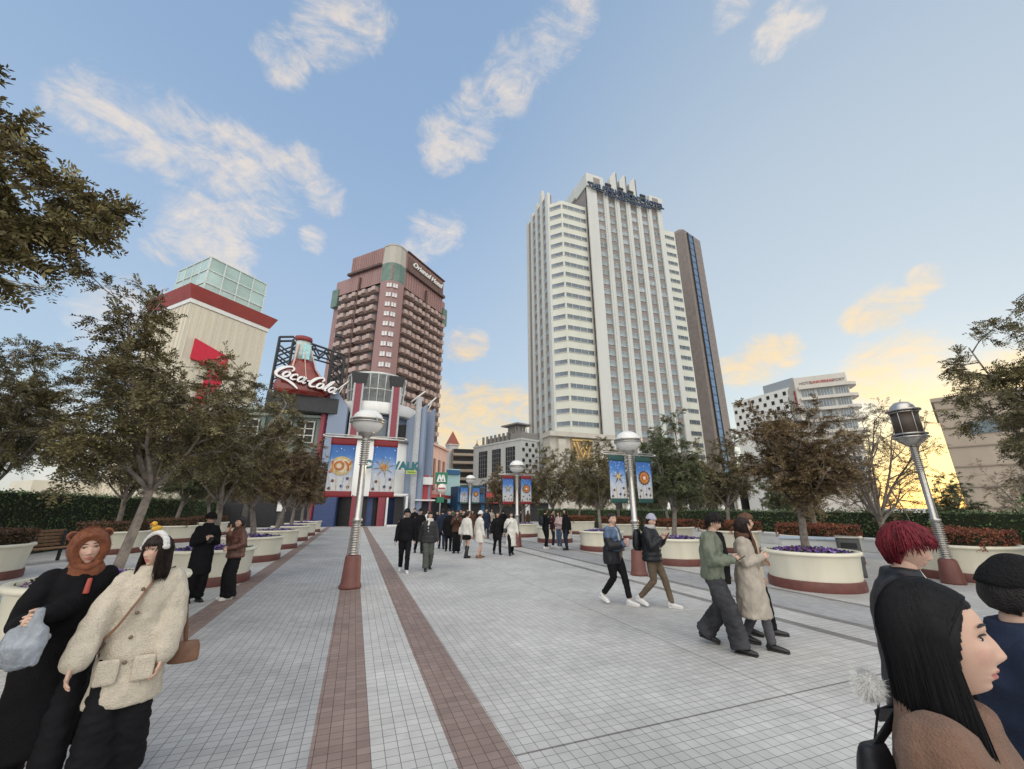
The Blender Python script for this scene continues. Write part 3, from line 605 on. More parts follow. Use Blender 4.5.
for x, y, z, dx in ((-4.4, -4.0, 14.6, 1.3), (3.9, -3.6, 14.4, 1.5), (5.6, -3.0, 13.9, 1.2)):
    MB().tube([(x, y, z - 0.8), (x + dx, y, z + 0.6)], 0.14, 6).tube([(x + 0.3, y, z - 1.2), (x + dx * 0.7, y, z + 0.2)], 0.1, 6).build('roof_spar', M_steel, W)
MB().lathe([(5.6, 2.9), (5.6, 8.8), (5.45, 8.8), (5.45, 2.9)], 40, closed=False, a0=R(226), a1=R(318)).build('white_screen', M_white, W)
MB().lathe([(5.75, 8.6), (5.8, 8.6), (5.8, 8.9), (5.4, 8.9)], 40, closed=False, a0=R(224), a1=R(320)).build('screen_cap', M_steel, W)
MB().lathe([(4.9, 0.0), (4.9, 3.0)], 40, closed=False, a0=R(200), a1=R(345)).build('base_wall', navyw, W)
for a_, w in ((248, 1.5), (266, 0.9), (284, 1.0)):
    a = R(a_); MB().box((0, 0, 1.35), (w, 0.2, 2.7), M=Matrix.Translation((4.95 * math.cos(a), 4.95 * math.sin(a), 0)) @ Matrix.Rotation(a + R(90), 4, 'Z')).build('doorway', M_dark, W)
MB().box((-1.2, -5.3, 1.5), (0.4, 0.3, 3.0)).build('red_post', mar, W); MB().box((1.5, -5.3, 1.6), (0.7, 0.3, 3.2)).build('red_post', mar, W)
mb = MB().box((3.9, -5.9, 1.5), (0.22, 0.9, 3.0)).box((3.0, -5.9, 3.05), (2.0, 0.9, 0.2)).box((2.0, -5.9, 1.5), (0.16, 0.9, 3.0)).box((3.0, -5.9, 0.07), (2.0, 0.9, 0.14)); mb.build('portal_frame', M_white, W)
MB().box((3.2, -5.6, 1.5), (0.9, 0.2, 2.7)).build('portal_opening', M_dark, W)
tl = mat('sign_teal', (0.02, 0.14, 0.16), 0.4, var=0.1)
put_text('sign_lettering', 'CITYWALK', 1.12, tl, W, upright((2.1, -6.25, 5.95), R(6)), 0.12, bold=0.05)
MB().box((4.15, -6.1, 5.35), (1.0, 0.12, 0.36)).build('sign_plate', mat('lime_plate', (0.50, 0.62, 0.10), 0.5), W)
put_text('sign_lettering', 'OSAKA', 0.27, tl, W, upright((4.15, -6.2, 5.35)), 0.02)

# ------------------------------------------------------------------ more of the street beyond
P = empty('pink_building', (8.33, 57.4, 0), R(60.8), 'salmon pink shop building with narrow tall windows', 'building')
pink = mat('pink_render', (0.62, 0.40, 0.34), 0.7, var=0.08, scale=0.6, streak=True)
MB().box((5.3, 4, 5.4), (10.6, 8, 10.8)).box((5.3, -0.1, 10.9), (10.8, 0.6, 0.3)).build('wall', pink, P)
for k in range(4): MB().box((2.2 + k * 2.2, -0.08, 6.6), (0.7, 0.2, 4.6)).build('window', mat('pink_recess', (0.22, 0.13, 0.11), 0.6), P)
MB().box((5.3, -0.3, 1.6), (10, 0.4, 3.0)).build('shopfront', M_dark, P); MB().box((5.3, -0.6, 3.4), (10, 0.8, 0.5)).build('awning', mat('shop_red', (0.38, 0.06, 0.06), 0.6), P)
MB().box((-0.6, -0.4, 5.4), (1.0, 1.2, 10.8)).build('red_pylon', mat('shop_red', (0.38, 0.06, 0.06)), P)
MB().box((-1.9, 0.2, 4.2), (1.4, 0.8, 8.4)).build('corner_pier', mat('mauve_render', (0.36, 0.22, 0.26), 0.6), P)
Q = empty('spire_house', (31.7, 148, 0), R(10), 'slim white tower with a red pyramid roof in the distance', 'tower')
MB().box((0, 0, 12), (3.6, 3.6, 24)).build('wall', M_white, Q); MB().box((0, 0, 24.2), (4.2, 4.2, 0.5)).build('eaves', M_white, Q)
MB().add([(-2, -2, 24.5), (2, -2, 24.5), (2, 2, 24.5), (-2, 2, 24.5), (0, 0, 29.6)], [(0, 1, 4), (1, 2, 4), (2, 3, 4), (3, 0, 4), (3, 2, 1, 0)]).build('roof', mat('spire_red', (0.42, 0.14, 0.10), 0.6), Q)
for z in (13, 17, 21.5): MB().box((0, -1.85, z), (0.9, 0.1, 1.6)).build('window', M_glass, Q)
A = empty('tan_apartments', (35.5, 141, 0), R(-8), 'tan apartment block with stacked balconies behind the street', 'building')
tan = mat('tan_wall', (0.30, 0.245, 0.19), 0.7, var=0.1, scale=0.4)
MB().box((0, 4, 11), (10, 8, 22)).build('wall', tan, A)
for f in range(7): MB().box((0, -0.5, 3.2 + 2.8 * f), (9.6, 1.2, 0.9)).build('balcony', mat('tan_balcony', (0.42, 0.36, 0.29), 0.7), A); MB().box((0, -0.05, 4.5 + 2.8 * f), (9.2, 0.1, 1.5)).build('window_band', M_dark, A)
MB().lathe([(0.9, 22), (0.9, 23.5), (0.2, 24.6), (0.05, 26)], 8, 0, Matrix.Translation((4, 2, 0))).build('roof_turret', tan, A)
O = empty('grey_office', (41.8, 103.9, 0), R(20.3), 'pale grey office block with dark curtain windows and rooftop canopy', 'building')
og = mat('office_grey', (0.46, 0.47, 0.46), 0.6, var=0.06, scale=0.4, streak=True)
MB().box((3.5, 11.4, 10.1), (7, 22.8, 20.2)).box((3.5, 11.4, 20.4), (7.4, 23.2, 0.5)).build('wall', og, O)
for y, w in ((4.6, 4.0), (11.0, 4.0), (17.6, 4.2)):
    for z, h in ((14.6, 8.0), (5.0, 7.6)):
        f = MB().box((-0.05, y, z), (0.16, w, h)).build('window', M_dark, O); mb = MB()
        for k in range(1, 4): mb.box((-0.16, y - w / 2 + w * k / 4, z), (0.1, 0.1, h))
        for k in range(1, 6): mb.box((-0.16, y, z - h / 2 + h * k / 6), (0.1, w, 0.1))
        mb.build('mullion', mat('mullion_grey', (0.2, 0.21, 0.22), 0.4), f)
lw = MB().box((0, -0.1, 0), (0.8, 0.2, 0.9))
parts_of(O, 'end_window', lw.mesh('end_window'), M_dark, [Matrix.Translation((0.8 + 1.25 * i, 0, 11.5 + 1.5 * j)) for j in range(6) for i in range(5) if (i + j) % 2 == 0])
mb = MB()
for k in range(9): mb.box((1.0, 3 + k * 2.0, 21.9), (0.5, 0.6, 2.8))
mb.box((3.5, 10, 21.6), (4, 16, 2)); mb.build('roof_louvre', mat('roof_grey', (0.22, 0.21, 0.20), 0.6), O)
MB().box((3.2, 5.5, 25.3), (6, 7.5, 0.4)).box((3.2, 5.5, 24.0), (3, 4.5, 2.4)).build('roof_canopy', mat('roof_grey', (0.22, 0.21, 0.20)), O)
mb = MB()
for k in range(9): mb.tube([(1 + (k % 3) * 2, 0.5 + k * 0.5, 20.5), (1 + (k % 3) * 2, 0.5 + k * 0.5, 23.6 + (k * 7 % 5) * 0.5)], 0.1, 5)
mb.box((3.5, 2.5, 21.5), (6.4, 4.6, 2)); mb.build('roof_mast', mat('roof_grey', (0.22, 0.21, 0.20)), O)

# hotel with projecting floor slabs, and the perforated long block beside it
H = empty('slab_hotel', (92.4, 59.7, 0), R(-48.7), 'white hotel with projecting floor slabs and red lettering on its parapet', 'hotel')
hw = mat('hotel_white', (0.55, 0.52, 0.47), 0.6, var=0.06, scale=0.4, streak=True)
MB().box((4.8, 6, 15.3), (9.6, 12, 30.6)).build('wall', hw, H)
for k in range(5):
    z = 27.9 - 2.55 * k; MB().prism([(0.5, -0.9), (9.8, -0.9), (10.9, -0.3), (11.2, 1.2), (10.9, 4), (0.5, 4)], z - 0.3, z + 0.35).build('floor_slab', hw, H)
for k in range(4):
    for x, w in ((2.2, 2.4), (5.3, 2.7), (8.3, 2.2)):
        f = MB().box((x, -0.06, 26.55 - 2.55 * k), (w, 0.16, 1.7)).build('window', mat('slate_glass', (0.16, 0.20, 0.23), 0.1, var=0.3, scale=0.4, spec=0.5, island=0.3), H); mb = MB()
        for q in range(1, 5): mb.box((x - w / 2 + w * q / 5, -0.17, 26.55 - 2.55 * k), (0.07, 0.08, 1.7))
        mb.build('mullion', hw, f)
for k in range(6):
    for x in (2.0, 4.9, 7.8): MB().box((x, -0.05, 15.6 - 1.9 * k), (2.0, 0.14, 0.95)).build('small_window', M_glass, H)
rl = mat('sign_red', (0.45, 0.04, 0.04), 0.4); gyl = mat('sign_grey', (0.25, 0.22, 0.21), 0.4)
put_text('sign_lettering', 'HOTEL', 0.85, gyl, H, upright((2.2, -0.1, 29.1)), 0.06); put_text('sign_lettering', 'UNIVERSAL', 0.85, rl, H, upright((5.2, -0.1, 29.1)), 0.06); put_text('sign_lettering', 'PORT', 0.85, gyl, H, upright((8.2, -0.1, 29.1)), 0.06)
mb = MB()
for z, l in ((27.6, 1.5), (26.2, 1.2), (25.2, 1.8)): mb.box((-0.15, 2.0, z), (0.2, l, 0.6)); mb.box((-0.15, 1.6, z - 0.5), (0.2, 0.4, 1.0))
mb.build('wall_emblem', rl, H)
Lb = empty('perforated_block', (110, 71, 0), 0, 'long pale block pierced by rows of small dark windows', 'building')
MB().box((6, 10.2, 17), (12, 20.4, 34)).build('wall', M_white, Lb); MB().box((6, 5.5, 35.2), (10, 9, 3.0)).build('penthouse', mat('roof_blue_grey', (0.30, 0.34, 0.38), 0.5), Lb)
parts_of(Lb, 'window', MB().box((-0.03, 0, 0), (0.2, 0.85, 1.05)).mesh('perforation'), M_dark, [Matrix.Translation((0, 0.8 + 1.25 * i, 32.6 - 1.9 * j)) for j in range(6) for i in range(16) if (i + j) % 2 == 0])
Rt = empty('tan_warehouse', (57.6, 23.2, 0), R(-68), 'plain tan building rising behind the trees on the sunset side', 'building')
MB().box((15, 8, 6.4), (30, 16, 12.8)).box((15, 8, 12.9), (30.4, 16.4, 0.4)).build('wall', mat('tan_concrete', (0.40, 0.33, 0.26), 0.8, var=0.1, scale=0.5, streak=True), Rt)
mb = MB()
for k in range(6): mb.box((15, -0.05, 1.8 + 2.0 * k), (30, 0.14, 0.12))
mb.build('panel_joint', mat('tan_joint', (0.28, 0.23, 0.18), 0.8), Rt)
for k in range(7): MB().box((3 + k * 4, -0.06, 9.6), (2.2, 0.16, 1.2)).build('window', M_glass, Rt)
# street signs and small shopfronts at the mouth of the street
sg = empty('metro_sign', (7.5, 39.3, 0), R(-12), 'green square subway sign with white M above a round sign', 'sign')
MB().box((0, 0, 4.5), (1.15, 0.2, 1.1), bev=0.03).build('sign_board', mat('metro_green', (0.02, 0.16, 0.09), 0.4), sg)
mb = MB(); ribbon(mb, [(-0.34, 4.2, .07), (-0.17, 4.75, .09), (0, 4.28, .07), (0.17, 4.75, .09), (0.34, 4.2, .07)], 0.05, 0, -0.14); mb.box((0, -0.12, 4.19), (0.84, 0.05, 0.07)); mb.build('sign_mark', M_white, sg)
MB().tube([(0, 0.05, 0), (0, 0.05, 4.0)], 0.07, 8).build('post', M_steel, sg)
mb = MB().lathe([(0.42, -0.06), (0.42, 0.06)], 24, 0, Matrix.Translation((0.1, -0.05, 3.55)) @ Matrix.Rotation(R(90), 4, 'X')); mb.build('round_sign', mat('sign_offwhite', (0.72, 0.70, 0.66), 0.5), sg)
MB().box((0.1, -0.14, 3.55), (0.66, 0.04, 0.12)).build('sign_stripe', mat('shop_red', (0.38, 0.06, 0.06)), sg)
MB().box((0, -0.05, 2.5), (0.7, 0.12, 0.5)).build('lower_board', mat('metro_green', (0.02, 0.16, 0.09)), sg)
def kiosk(name, loc, rz, w, h, m1, m2, label, cat='shop'):
    k = empty(name, loc, R(rz), label, cat)
    MB().box((0, 1.5, h / 2), (w, 3, h)).build('wall', m1, k); MB().box((0, -0.08, 1.2), (w * 0.7, 0.16, 2.3)).build('opening', M_dark, k)
    MB().box((0, -0.2, h - 0.6), (w * 0.9, 0.3, 0.8)).build('signboard', m2, k); MB().box((0, -0.5, 2.55), (w, 1.0, 0.14)).build('awning', m2, k)
kiosk('corner_shop', (6.7, 45.6, 0), 15, 2.2, 5.2, mat('shop_red', (0.38, 0.06, 0.06)), M_white, 'narrow red shop pavilion beside the blue drum building')
kiosk('teal_shop', (16.0, 73.5, 0), 15, 3.2, 8.6, mat('aqua_panel', (0.38, 0.58, 0.58), 0.5), mat('shop_blue', (0.04, 0.12, 0.24)), 'pale aqua shop front deep in the street')
kiosk('blue_shop', (16.9, 63, 0), 10, 4.6, 5.0, mat('shop_blue', (0.04, 0.12, 0.24)), mat('shop_dark', (0.05, 0.05, 0.06)), 'dark blue shop with awning at the street mouth')
kiosk('dim_arcade', (24, 66, 0), 5, 9, 4.4, mat('shop_dark', (0.05, 0.05, 0.06)), mat('shop_red', (0.38, 0.06, 0.06)), 'long dark arcade front behind the crowd')
kiosk('pale_pavilion', (23.5, 52, 0), -20, 3.6, 4.2, M_white, stone, 'small white pavilion behind the round planters')
# ------------------------------------------------------------------ planters, flower beds
def planter_mesh(rt=1.0, h=0.8, rb=0.90, sx=1.0, sy=1.0):
    mb = MB()
    mb.lathe([(rb, 0.2), (rb + 0.01, 0.26), (rt - 0.06, h - 0.1), (rt - 0.05, h - 0.085), (rt - 0.01, h - 0.075), (rt, h - 0.04), (rt - 0.02, h), (rt - 0.12, h), (rt - 0.14, h - 0.06), (rt - 0.14, h - 0.14)], 56, 0, None, sx, sy, closed=False)
    body = mb.mesh('planter_body')
    mb = MB().lathe([(rb + 0.045, 0.0), (rb + 0.05, 0.02), (rb + 0.045, 0.18), (rb + 0.03, 0.205), (rb - 0.02, 0.21)], 56, 0, None, sx, sy, closed=False)
    base_ = mb.mesh('planter_base')
    mb = MB().lathe([(0.001, h - 0.1), (rt - 0.14, h - 0.12)], 40, 0, None, sx, sy, closed=False); soil = mb.mesh('planter_soil')
    for me, m in ((body, M_cream), (base_, M_maroon), (soil, mat('soil', (0.06, 0.045, 0.03), 0.95, var=0.4, scale=12))): me.materials.append(m)
    return body, base_, soil
PL = planter_mesh(); PLB = planter_mesh(1.2, 0.85, 1.08)
def planter(x, y, label, grp, src=PL, rz=0.0):
    e = empty('round_planter', (x, y, 0), rz, label, 'planter', grp)
    for nme, me in zip(('tub', 'plinth', 'soil'), src): link(nme, me, None, e)
    return e
rng = np.random.default_rng(7)
PET = [mat('petal_purple', (0.10, 0.045, 0.30), 0.6, var=0.2, island=0.35), mat('petal_lilac', (0.34, 0.26, 0.58), 0.6, var=0.2, island=0.25), mat('petal_white', (0.62, 0.60, 0.68), 0.6, var=0.1, island=0.1), mat('petal_plum', (0.17, 0.05, 0.15), 0.6, var=0.2, island=0.35), mat('petal_magenta', (0.40, 0.08, 0.34), 0.6, var=0.2, island=0.25), mat('pansy_leaf', (0.045, 0.085, 0.03), 0.6, var=0.3, island=0.4)]
def flower_mesh(seed, rad, z, probs, n=620):
    r = np.random.default_rng(seed); mb = MB()
    for i in range(n):
        a = r.uniform(0, 2 * math.pi); q = rad * math.sqrt(r.uniform(0, 1)); p = Vector((q * math.cos(a), q * math.sin(a), z + r.uniform(0.02, 0.13) * (1.15 - (q / rad) ** 3)))
        s = r.uniform(0.026, 0.042); M = Matrix.Translation(p) @ Euler((r.normal(0, 0.55), r.normal(0, 0.55), r.uniform(0, 6.28))).to_matrix().to_4x4()
        c = int(r.choice(5, p=probs)); vs = [(0, 0, -0.006)]; k = 10
        for j in range(k):
            t = 2 * math.pi * j / k; rr = s * (1.0 if j % 2 == 0 else 0.72); vs.append((rr * math.cos(t), rr * math.sin(t), 0.004 * (j % 2)))
        mb.add(vs, [(0, j + 1, (j + 1) % k + 1) for j in range(k)], c, False, M)
        mb.add([(0, 0, 0.003), (s * .3, 0, 0.005), (0, s * .3, 0.005)], [(0, 1, 2)], 0 if c in (1, 2) else 2, False, M)
    for i in range(n):
        a = r.uniform(0, 2 * math.pi); q = rad * 1.02 * math.sqrt(r.uniform(0, 1)); s = r.uniform(0.03, 0.055)
        M = Matrix.Translation((q * math.cos(a), q * math.sin(a), z + r.uniform(-0.02, 0.07))) @ Euler((r.normal(0, 0.6), r.normal(0, 0.6), r.uniform(0, 6.28))).to_matrix().to_4x4()
        mb.add([(-s, 0, 0), (0, -s * .5, 0.01), (s, 0, 0), (0, s * .5, 0.01)], [(0, 1, 2, 3)], 5, False, M)
    me = mb.mesh('pansies')
    for m in PET: me.materials.append(m)
    return me
FL = [flower_mesh(1, 0.86, 0.72, [0.25, 0.34, 0.26, 0.05, 0.10]), flower_mesh(2, 0.86, 0.72, [0.42, 0.2, 0.04, 0.30, 0.04]), flower_mesh(3, 0.86, 0.72, [0.45, 0.28, 0.12, 0.13, 0.02])]
def bed(x, y, label, k, rz=0.0, sc_=1.0):
    o = link('flower_bed', FL[k], None, None, (x, y, 0), rz); tag(o, label, 'flowers', None, 'stuff'); return o

LX, RX = -3.28, 10.3
left_rows = [(3.5, 'round cream planter behind the woman in the bear hood'), (8.05, 'large round cream planter of violet pansies right behind the two costumed women'),
             (12.8, 'cream planter that the man and woman in dark clothes stand before'), (17.45, 'second cream planter beyond the eating woman, just past her brown jacket'),
             (22.1, 'third cream planter beyond the eating woman, along the brown paving band'), (26.75, 'fourth cream planter beyond the eating woman, along the brown paving band'),
             (31.4, 'fifth cream planter beyond the eating woman, along the brown paving band'), (36.0, 'farthest cream planter in the row that ends near the blue drum building')]
right_rows = [(2.6, 'cream planter beyond the woman with the dark hood at the picture edge'), (7.16, 'big cream planter of dark violet pansies in front of the grey litter bin'), (11.6, 'cream planter directly behind the person in the pale knit hat'),
              (16.2, 'cream planter behind the woman in the denim jacket'), (20.8, 'cream planter behind the huddled group in dark coats'), (25.4, 'long looking cream planter behind the woman in the cream coat'), (30.2, 'farthest cream planter under the small autumn tree')]
for i, (y, lb) in enumerate(left_rows):
    planter(LX, y, lb, 'cream planters along the walkway', rz=i * 0.7)
    bed(LX, y, 'violet and white pansies filling ' + lb.replace('round cream ', '').replace('cream ', 'the ').replace('large the', 'the large')[:60].rsplit(' ', 1)[0], 0 if i < 2 else 2, i * 1.3)
for i, (y, lb) in enumerate(right_rows):
    planter(RX, y, lb, 'cream planters across the plaza', rz=i * 0.9)
    bed(RX, y, 'dark violet pansies and leaves filling ' + lb.replace('big cream ', 'the ').replace('cream ', 'the ')[:60].rsplit(' ', 1)[0], 1 if i < 2 else 2, i * 1.1)

# ------------------------------------------------------------------ clipped hedges
hedge_core = mat('hedge_core', (0.02, 0.028, 0.012), 0.9, var=0.4, scale=6)
def hedge_mesh(dx, dy, dz, n, ls, seed, z0=0.0, rough=0.05, round_=0.0):
    """solid core plus leaf faces scattered in its outer skin; centred on x, y; slot 0 core, slot 1 leaves"""
    r = np.random.default_rng(seed); mb = MB(); nx, ny = max(3, int(dx / 0.5)), max(3, int(dy / 0.5))
    mb.box((0, 0, z0 + dz / 2 - 0.03), (dx - 0.14, dy - 0.14, dz - 0.06), 0, bev=0.04)
    V, F = [], []
    A = np.array([dy * dz, dy * dz, dx * dz, dx * dz, dx * dy]); ids = r.choice(5, n, p=A / A.sum())
    u = r.uniform(-0.5, 0.5, n); v = r.uniform(0, 1, n); off = np.abs(r.normal(0, rough, n)) - rough * 0.7
    P_ = np.zeros((n, 3)); Nn = np.zeros((n, 3))
    for k in range(5):
        q = ids == k
        if k < 2: s = 1 if k == 0 else -1; P_[q] = np.c_[s * (dx / 2 + off[q] - 0.04), u[q] * dy, z0 + v[q] * dz]; Nn[q] = (s, 0, 0.3)
        elif k < 4: s = 1 if k == 2 else -1; P_[q] = np.c_[u[q] * dx, s * (dy / 2 + off[q] - 0.04), z0 + v[q] * dz]; Nn[q] = (0, s, 0.3)
        else: P_[q] = np.c_[u[q] * dx, (v[q] - 0.5) * dy, z0 + dz + off[q] * 1.8 - 0.04]; Nn[q] = (0, 0, 1)
    bump = np.array([mnoise.noise(Vector(p) * 1.7) for p in P_]); P_ += Nn * (bump * 0.06)[:, None]
    return leaf_quads(mb, P_, Nn, ls, r)
def leaf_quads(mb, P_, Nn, ls, r, mi=1, spread=0.9):
    n = len(P_); d = Nn + r.normal(0, spread, (n, 3)); d /= np.linalg.norm(d, axis=1)[:, None]
    a = np.cross(d, r.normal(0, 1, (n, 3))); a /= np.linalg.norm(a, axis=1)[:, None]; b = np.cross(d, a)
    L_ = (ls * r.uniform(0.7, 1.3, n))[:, None]; W_ = L_ * 0.5
    q = np.stack([P_ - a * L_, P_ - b * W_, P_ + a * L_, P_ + b * W_], 1).reshape(-1, 3)
    o = len(mb.v); mb.v.extend(map(tuple, q)); mb.f.extend((o + 4 * i, o + 4 * i + 1, o + 4 * i + 2, o + 4 * i + 3) for i in range(n)); mb.m.extend([mi] * n); mb.sm.extend([False] * n)
    return mb
hl_green = mat('hedge_leaf', (0.075, 0.11, 0.036), 0.55, var=0.45, scale=0.9, island=0.5); hl_red = mat('red_hedge_leaf', (0.26, 0.085, 0.045), 0.6, var=0.35, scale=1.5, island=0.45); hl_brown = mat('brown_hedge_leaf', (0.15, 0.08, 0.045), 0.6, var=0.35, scale=1.5, island=0.4)
o = hedge_mesh(1.2, 40, 2.35, 26000, 0.055, 3).build('clipped_hedge', [hedge_core, hl_green], None, (-12.4, 30, 0)); tag(o, 'long tall dark green hedge behind the planters on the cream tower side', 'hedge')
o = hedge_mesh(1.2, 52, 1.62, 30000, 0.055, 4).build('clipped_hedge', [hedge_core, hl_green], None, (21.6, 21, 0)); tag(o, 'long dark green clipped hedge beyond the planters on the hotel side', 'hedge')
ml = MB().lathe([(1.5, 0), (1.5, 1)], 8)
BHG = hedge_mesh(1.8, 1.8, 0.46, 5200, 0.03, 5, 0.74, 0.03).mesh('box_hedge_green')
left_back = [(9.2, 'clipped brown box hedge cut by the picture edge beyond the bear hood'), (15.2, 'clipped brown box hedge in the back planter beside the slatted bench'), (22.3, 'wide clipped brown box hedge in the planter behind the bear hood'), (28.2, 'clipped brown box hedge behind the white headband'), (34, 'far clipped brown box hedge behind the man in the long black coat')]
right_back = [(3.6, 'red box hedge at the picture edge under the airy tree'), (6.6, 'reddish box hedge low behind the red haired person'), (10.2, 'small red box hedge in the far back planter beside the litter bin'), (13.9, 'bright red box hedge right behind the couple with the trench coat'), (17.6, 'red box hedge behind the person in the pale knit hat'), (22.0, 'red box hedge behind the lamp post with green banners'), (27.0, 'red box hedge behind the huddled group')]
def back_planter(x, y, lb, m, grp):
    planter(x, y, lb.replace('box hedge', 'hedge').replace('clipped ', '').replace(' in the', ' inside the').join(('cream planter holding the ', '')), grp, PLB)
    if m is hl_brown: me = BHG
    else:
        me = BHR
    o = link('box_hedge', me, None, None, (x, y, 0)); tag(o, lb, 'hedge', 'box hedges in the back planters')
BHG.materials.append(hedge_core); BHG.materials.append(hl_brown)
BHR = BHG.copy(); BHR.materials[1] = hl_red
for y, lb in left_back: back_planter(-9.2, y, lb, hl_brown, 'back row planters before the tall hedge')
for y, lb in right_back: back_planter(15.3, y, lb, hl_red, 'back row planters before the low hedge')
o = MB().box((0, 0, 0.24), (0.5, 40, 0.48), bev=0.02).box((0, 0, 0.5), (0.62, 40, 0.09), bev=0.015).build('low_wall', M_white, None, (20.4, 3, 0)); tag(o, 'low white wall in front of the clipped hedge on the sunset side', 'wall')
o = MB().lathe([(0.5, 0), (0.45, .06), (0.42, 0.6), (0.52, 0.72), (0.5, 0.8), (0.4, 0.8), (0.38, 0.7)], 28).build('stone_urn', M_white, None, (18.2, 2.9, 0)); tag(o, 'white round tub at the picture edge before the low wall', 'planter')
# bench, litter bin, white boxes
bn = empty('slatted_bench', (-9.6, 19.0, 0), R(70), 'slatted brown wooden bench between the cream back planters', 'bench'); wood = mat('bench_wood', (0.22, 0.12, 0.07), 0.6, var=0.25, scale=8)
mb = MB()
for k in range(5): mb.box((0, -0.25 + k * 0.11, 0.45), (1.8, 0.085, 0.04), bev=0.006)
mb.build('seat', wood, bn); mb = MB()
for k in range(5): mb.box((0, 0.28 + 0.03 * k, 0.55 + 0.11 * k), (1.8, 0.03, 0.08), bev=0.006)
mb.build('backrest', wood, bn)
for sx in (-0.75, 0.75): MB().box((sx, -0.2, 0.22), (0.07, 0.07, 0.42)).box((sx, 0.24, 0.5), (0.07, 0.07, 1.0)).box((sx, 0.02, 0.4), (0.07, 0.5, 0.05)).build('leg', M_black, bn)
lb_ = empty('litter_bin', (12.75, 7.75, 0), R(-55), 'dark grey upright litter bin behind the big pansy planter', 'bin')
MB().box((0, 0, 0.48), (0.5, 0.42, 0.96), bev=0.03).build('body', mat('bin_grey', (0.10, 0.105, 0.105), 0.45, metal=0.3), lb_); MB().box((0, -0.22, 0.78), (0.34, 0.02, 0.14)).build('slot', M_dark, lb_); MB().box((0, 0, 0.985), (0.54, 0.46, 0.05), bev=0.015).build('lid', M_steel, lb_)
cf = empty('folding_counter', (13.1, 9.0, 0), R(-55), 'white counter box with blue cloth top beside the litter bin', 'counter')
MB().box((0, 0, 0.42), (1.5, 0.7, 0.84), bev=0.02).build('body', M_white, cf); MB().box((0, 0, 0.87), (1.6, 0.8, 0.06), bev=0.02).build('top', mat('pale_blue_cloth', (0.45, 0.52, 0.60), 0.7), cf)

# ------------------------------------------------------------------ street lamps and banners
frost = mat('frosted_glass', (0.72, 0.72, 0.70), 0.25, var=0.05, spec=0.6); tint = mat('smoked_glass', (0.075, 0.055, 0.042), 0.5, var=0.2); baseM = mat('lamp_base', (0.16, 0.062, 0.052), 0.5, var=0.15)
def coil_prof(z0, z1, r0, r1, pitch=0.055):
    p = [(r0, z0)]; z = z0
    while z + pitch < z1: p += [(r0, z + pitch * .2), (r1, z + pitch * .35), (r1, z + pitch * .65), (r0, z + pitch * .8)]; z += pitch
    return p + [(r0, z1)]
def build_lamp(loc, label):
    e = empty('street_lamp', loc, 0, label, 'lamp', 'globe lamp posts of the walkway')
    MB().lathe([(0.245, 0), (0.25, 0.04), (0.225, 0.10), (0.215, 0.12), (0.175, 0.66), (0.16, 0.69), (0.11, 0.70)], 28).build('base', baseM, e)
    MB().lathe(coil_prof(0.69, 1.45, 0.085, 0.12), 20, closed=False).build('lower_coil', M_steel, e)
    MB().lathe([(0.11, 1.44), (0.125, 1.46), (0.125, 1.5), (0.085, 1.53), (0.08, 2.78)], 20, closed=False).build('pole', M_steel, e)
    MB().lathe(coil_prof(2.76, 3.46, 0.08, 0.11), 20, closed=False).build('upper_coil', M_steel, e)
    MB().tube([(-0.95, 0, 3.44), (0.95, 0, 3.44)], 0.022, 8).tube([(-0.95, 0, 3.50), (0.95, 0, 3.50)], 0.016, 8).ball((-0.98, 0, 3.46), 0.04).ball((0.98, 0, 3.46), 0.04).build('cross_arm', M_steel, e)
    MB().lathe([(0.08, 3.44), (0.12, 3.5), (0.2, 3.55), (0.2, 3.6)], 28, closed=False).build('collar', M_steel, e)
    MB().lathe([(0.19, 3.58), (0.27, 3.63), (0.345, 3.72), (0.38, 3.80), (0.39, 3.86)], 32, closed=False).build('bowl', frost, e)
    mb = MB()
    for z in (3.84, 3.91): mb.lathe([(0.38, z - .016), (0.43, z - .016), (0.435, z), (0.43, z + .016), (0.38, z + .016)], 36, closed=False)
    for a in range(4): t = a * math.pi / 2 + 0.5; mb.box((0, 0, 0), (0.03, 0.02, 0.12), M=Matrix.Translation((0.435 * math.cos(t), 0.435 * math.sin(t), 3.875)) @ Matrix.Rotation(t + math.pi / 2, 4, 'Z'))
    mb.build('band', M_steel, e)
    MB().lathe([(0.385, 3.88), (0.375, 3.96), (0.325, 4.06), (0.23, 4.14), (0.1, 4.185), (0.001, 4.195)], 32, closed=False).build('dome', frost, e)
    return e
lamp = build_lamp((0.08, 10.77, 0), 'silver globe lamp post with maroon bordered banners standing on the brown paving stripe')
def lamp_copy(loc, label, s=1.0):
    c = copy_tree(lamp); c.location = loc; c.scale = (s, s, s); c['label'] = label; return c
lamp_copy((7.45, 9.95, 0), 'silver globe lamp post with green bordered banners behind the knit hat person', 0.945)
lamp_copy((7.33, 18.8, 0), 'silver globe lamp post beside the woman in the long cream coat', 0.96)
lamp_copy((8.7, 32.9, 0), 'distant silver globe lamp post rising from the crowd', 1.04)
e = empty('street_lamp', (13.75, 6.2, 0), 0, 'tall steel lamp post with dark smoked lantern under a domed cap', 'lamp')
MB().lathe([(0.245, 0), (0.25, 0.04), (0.19, 0.55), (0.16, 0.6), (0.11, 0.62)], 28).build('base', baseM, e)
MB().lathe(coil_prof(0.6, 1.55, 0.085, 0.125), 20, closed=False).build('lower_coil', M_steel, e)
MB().lathe([(0.11, 1.54), (0.125, 1.58), (0.125, 1.62), (0.085, 1.65), (0.08, 2.9)], 20, closed=False).build('pole', M_steel, e)
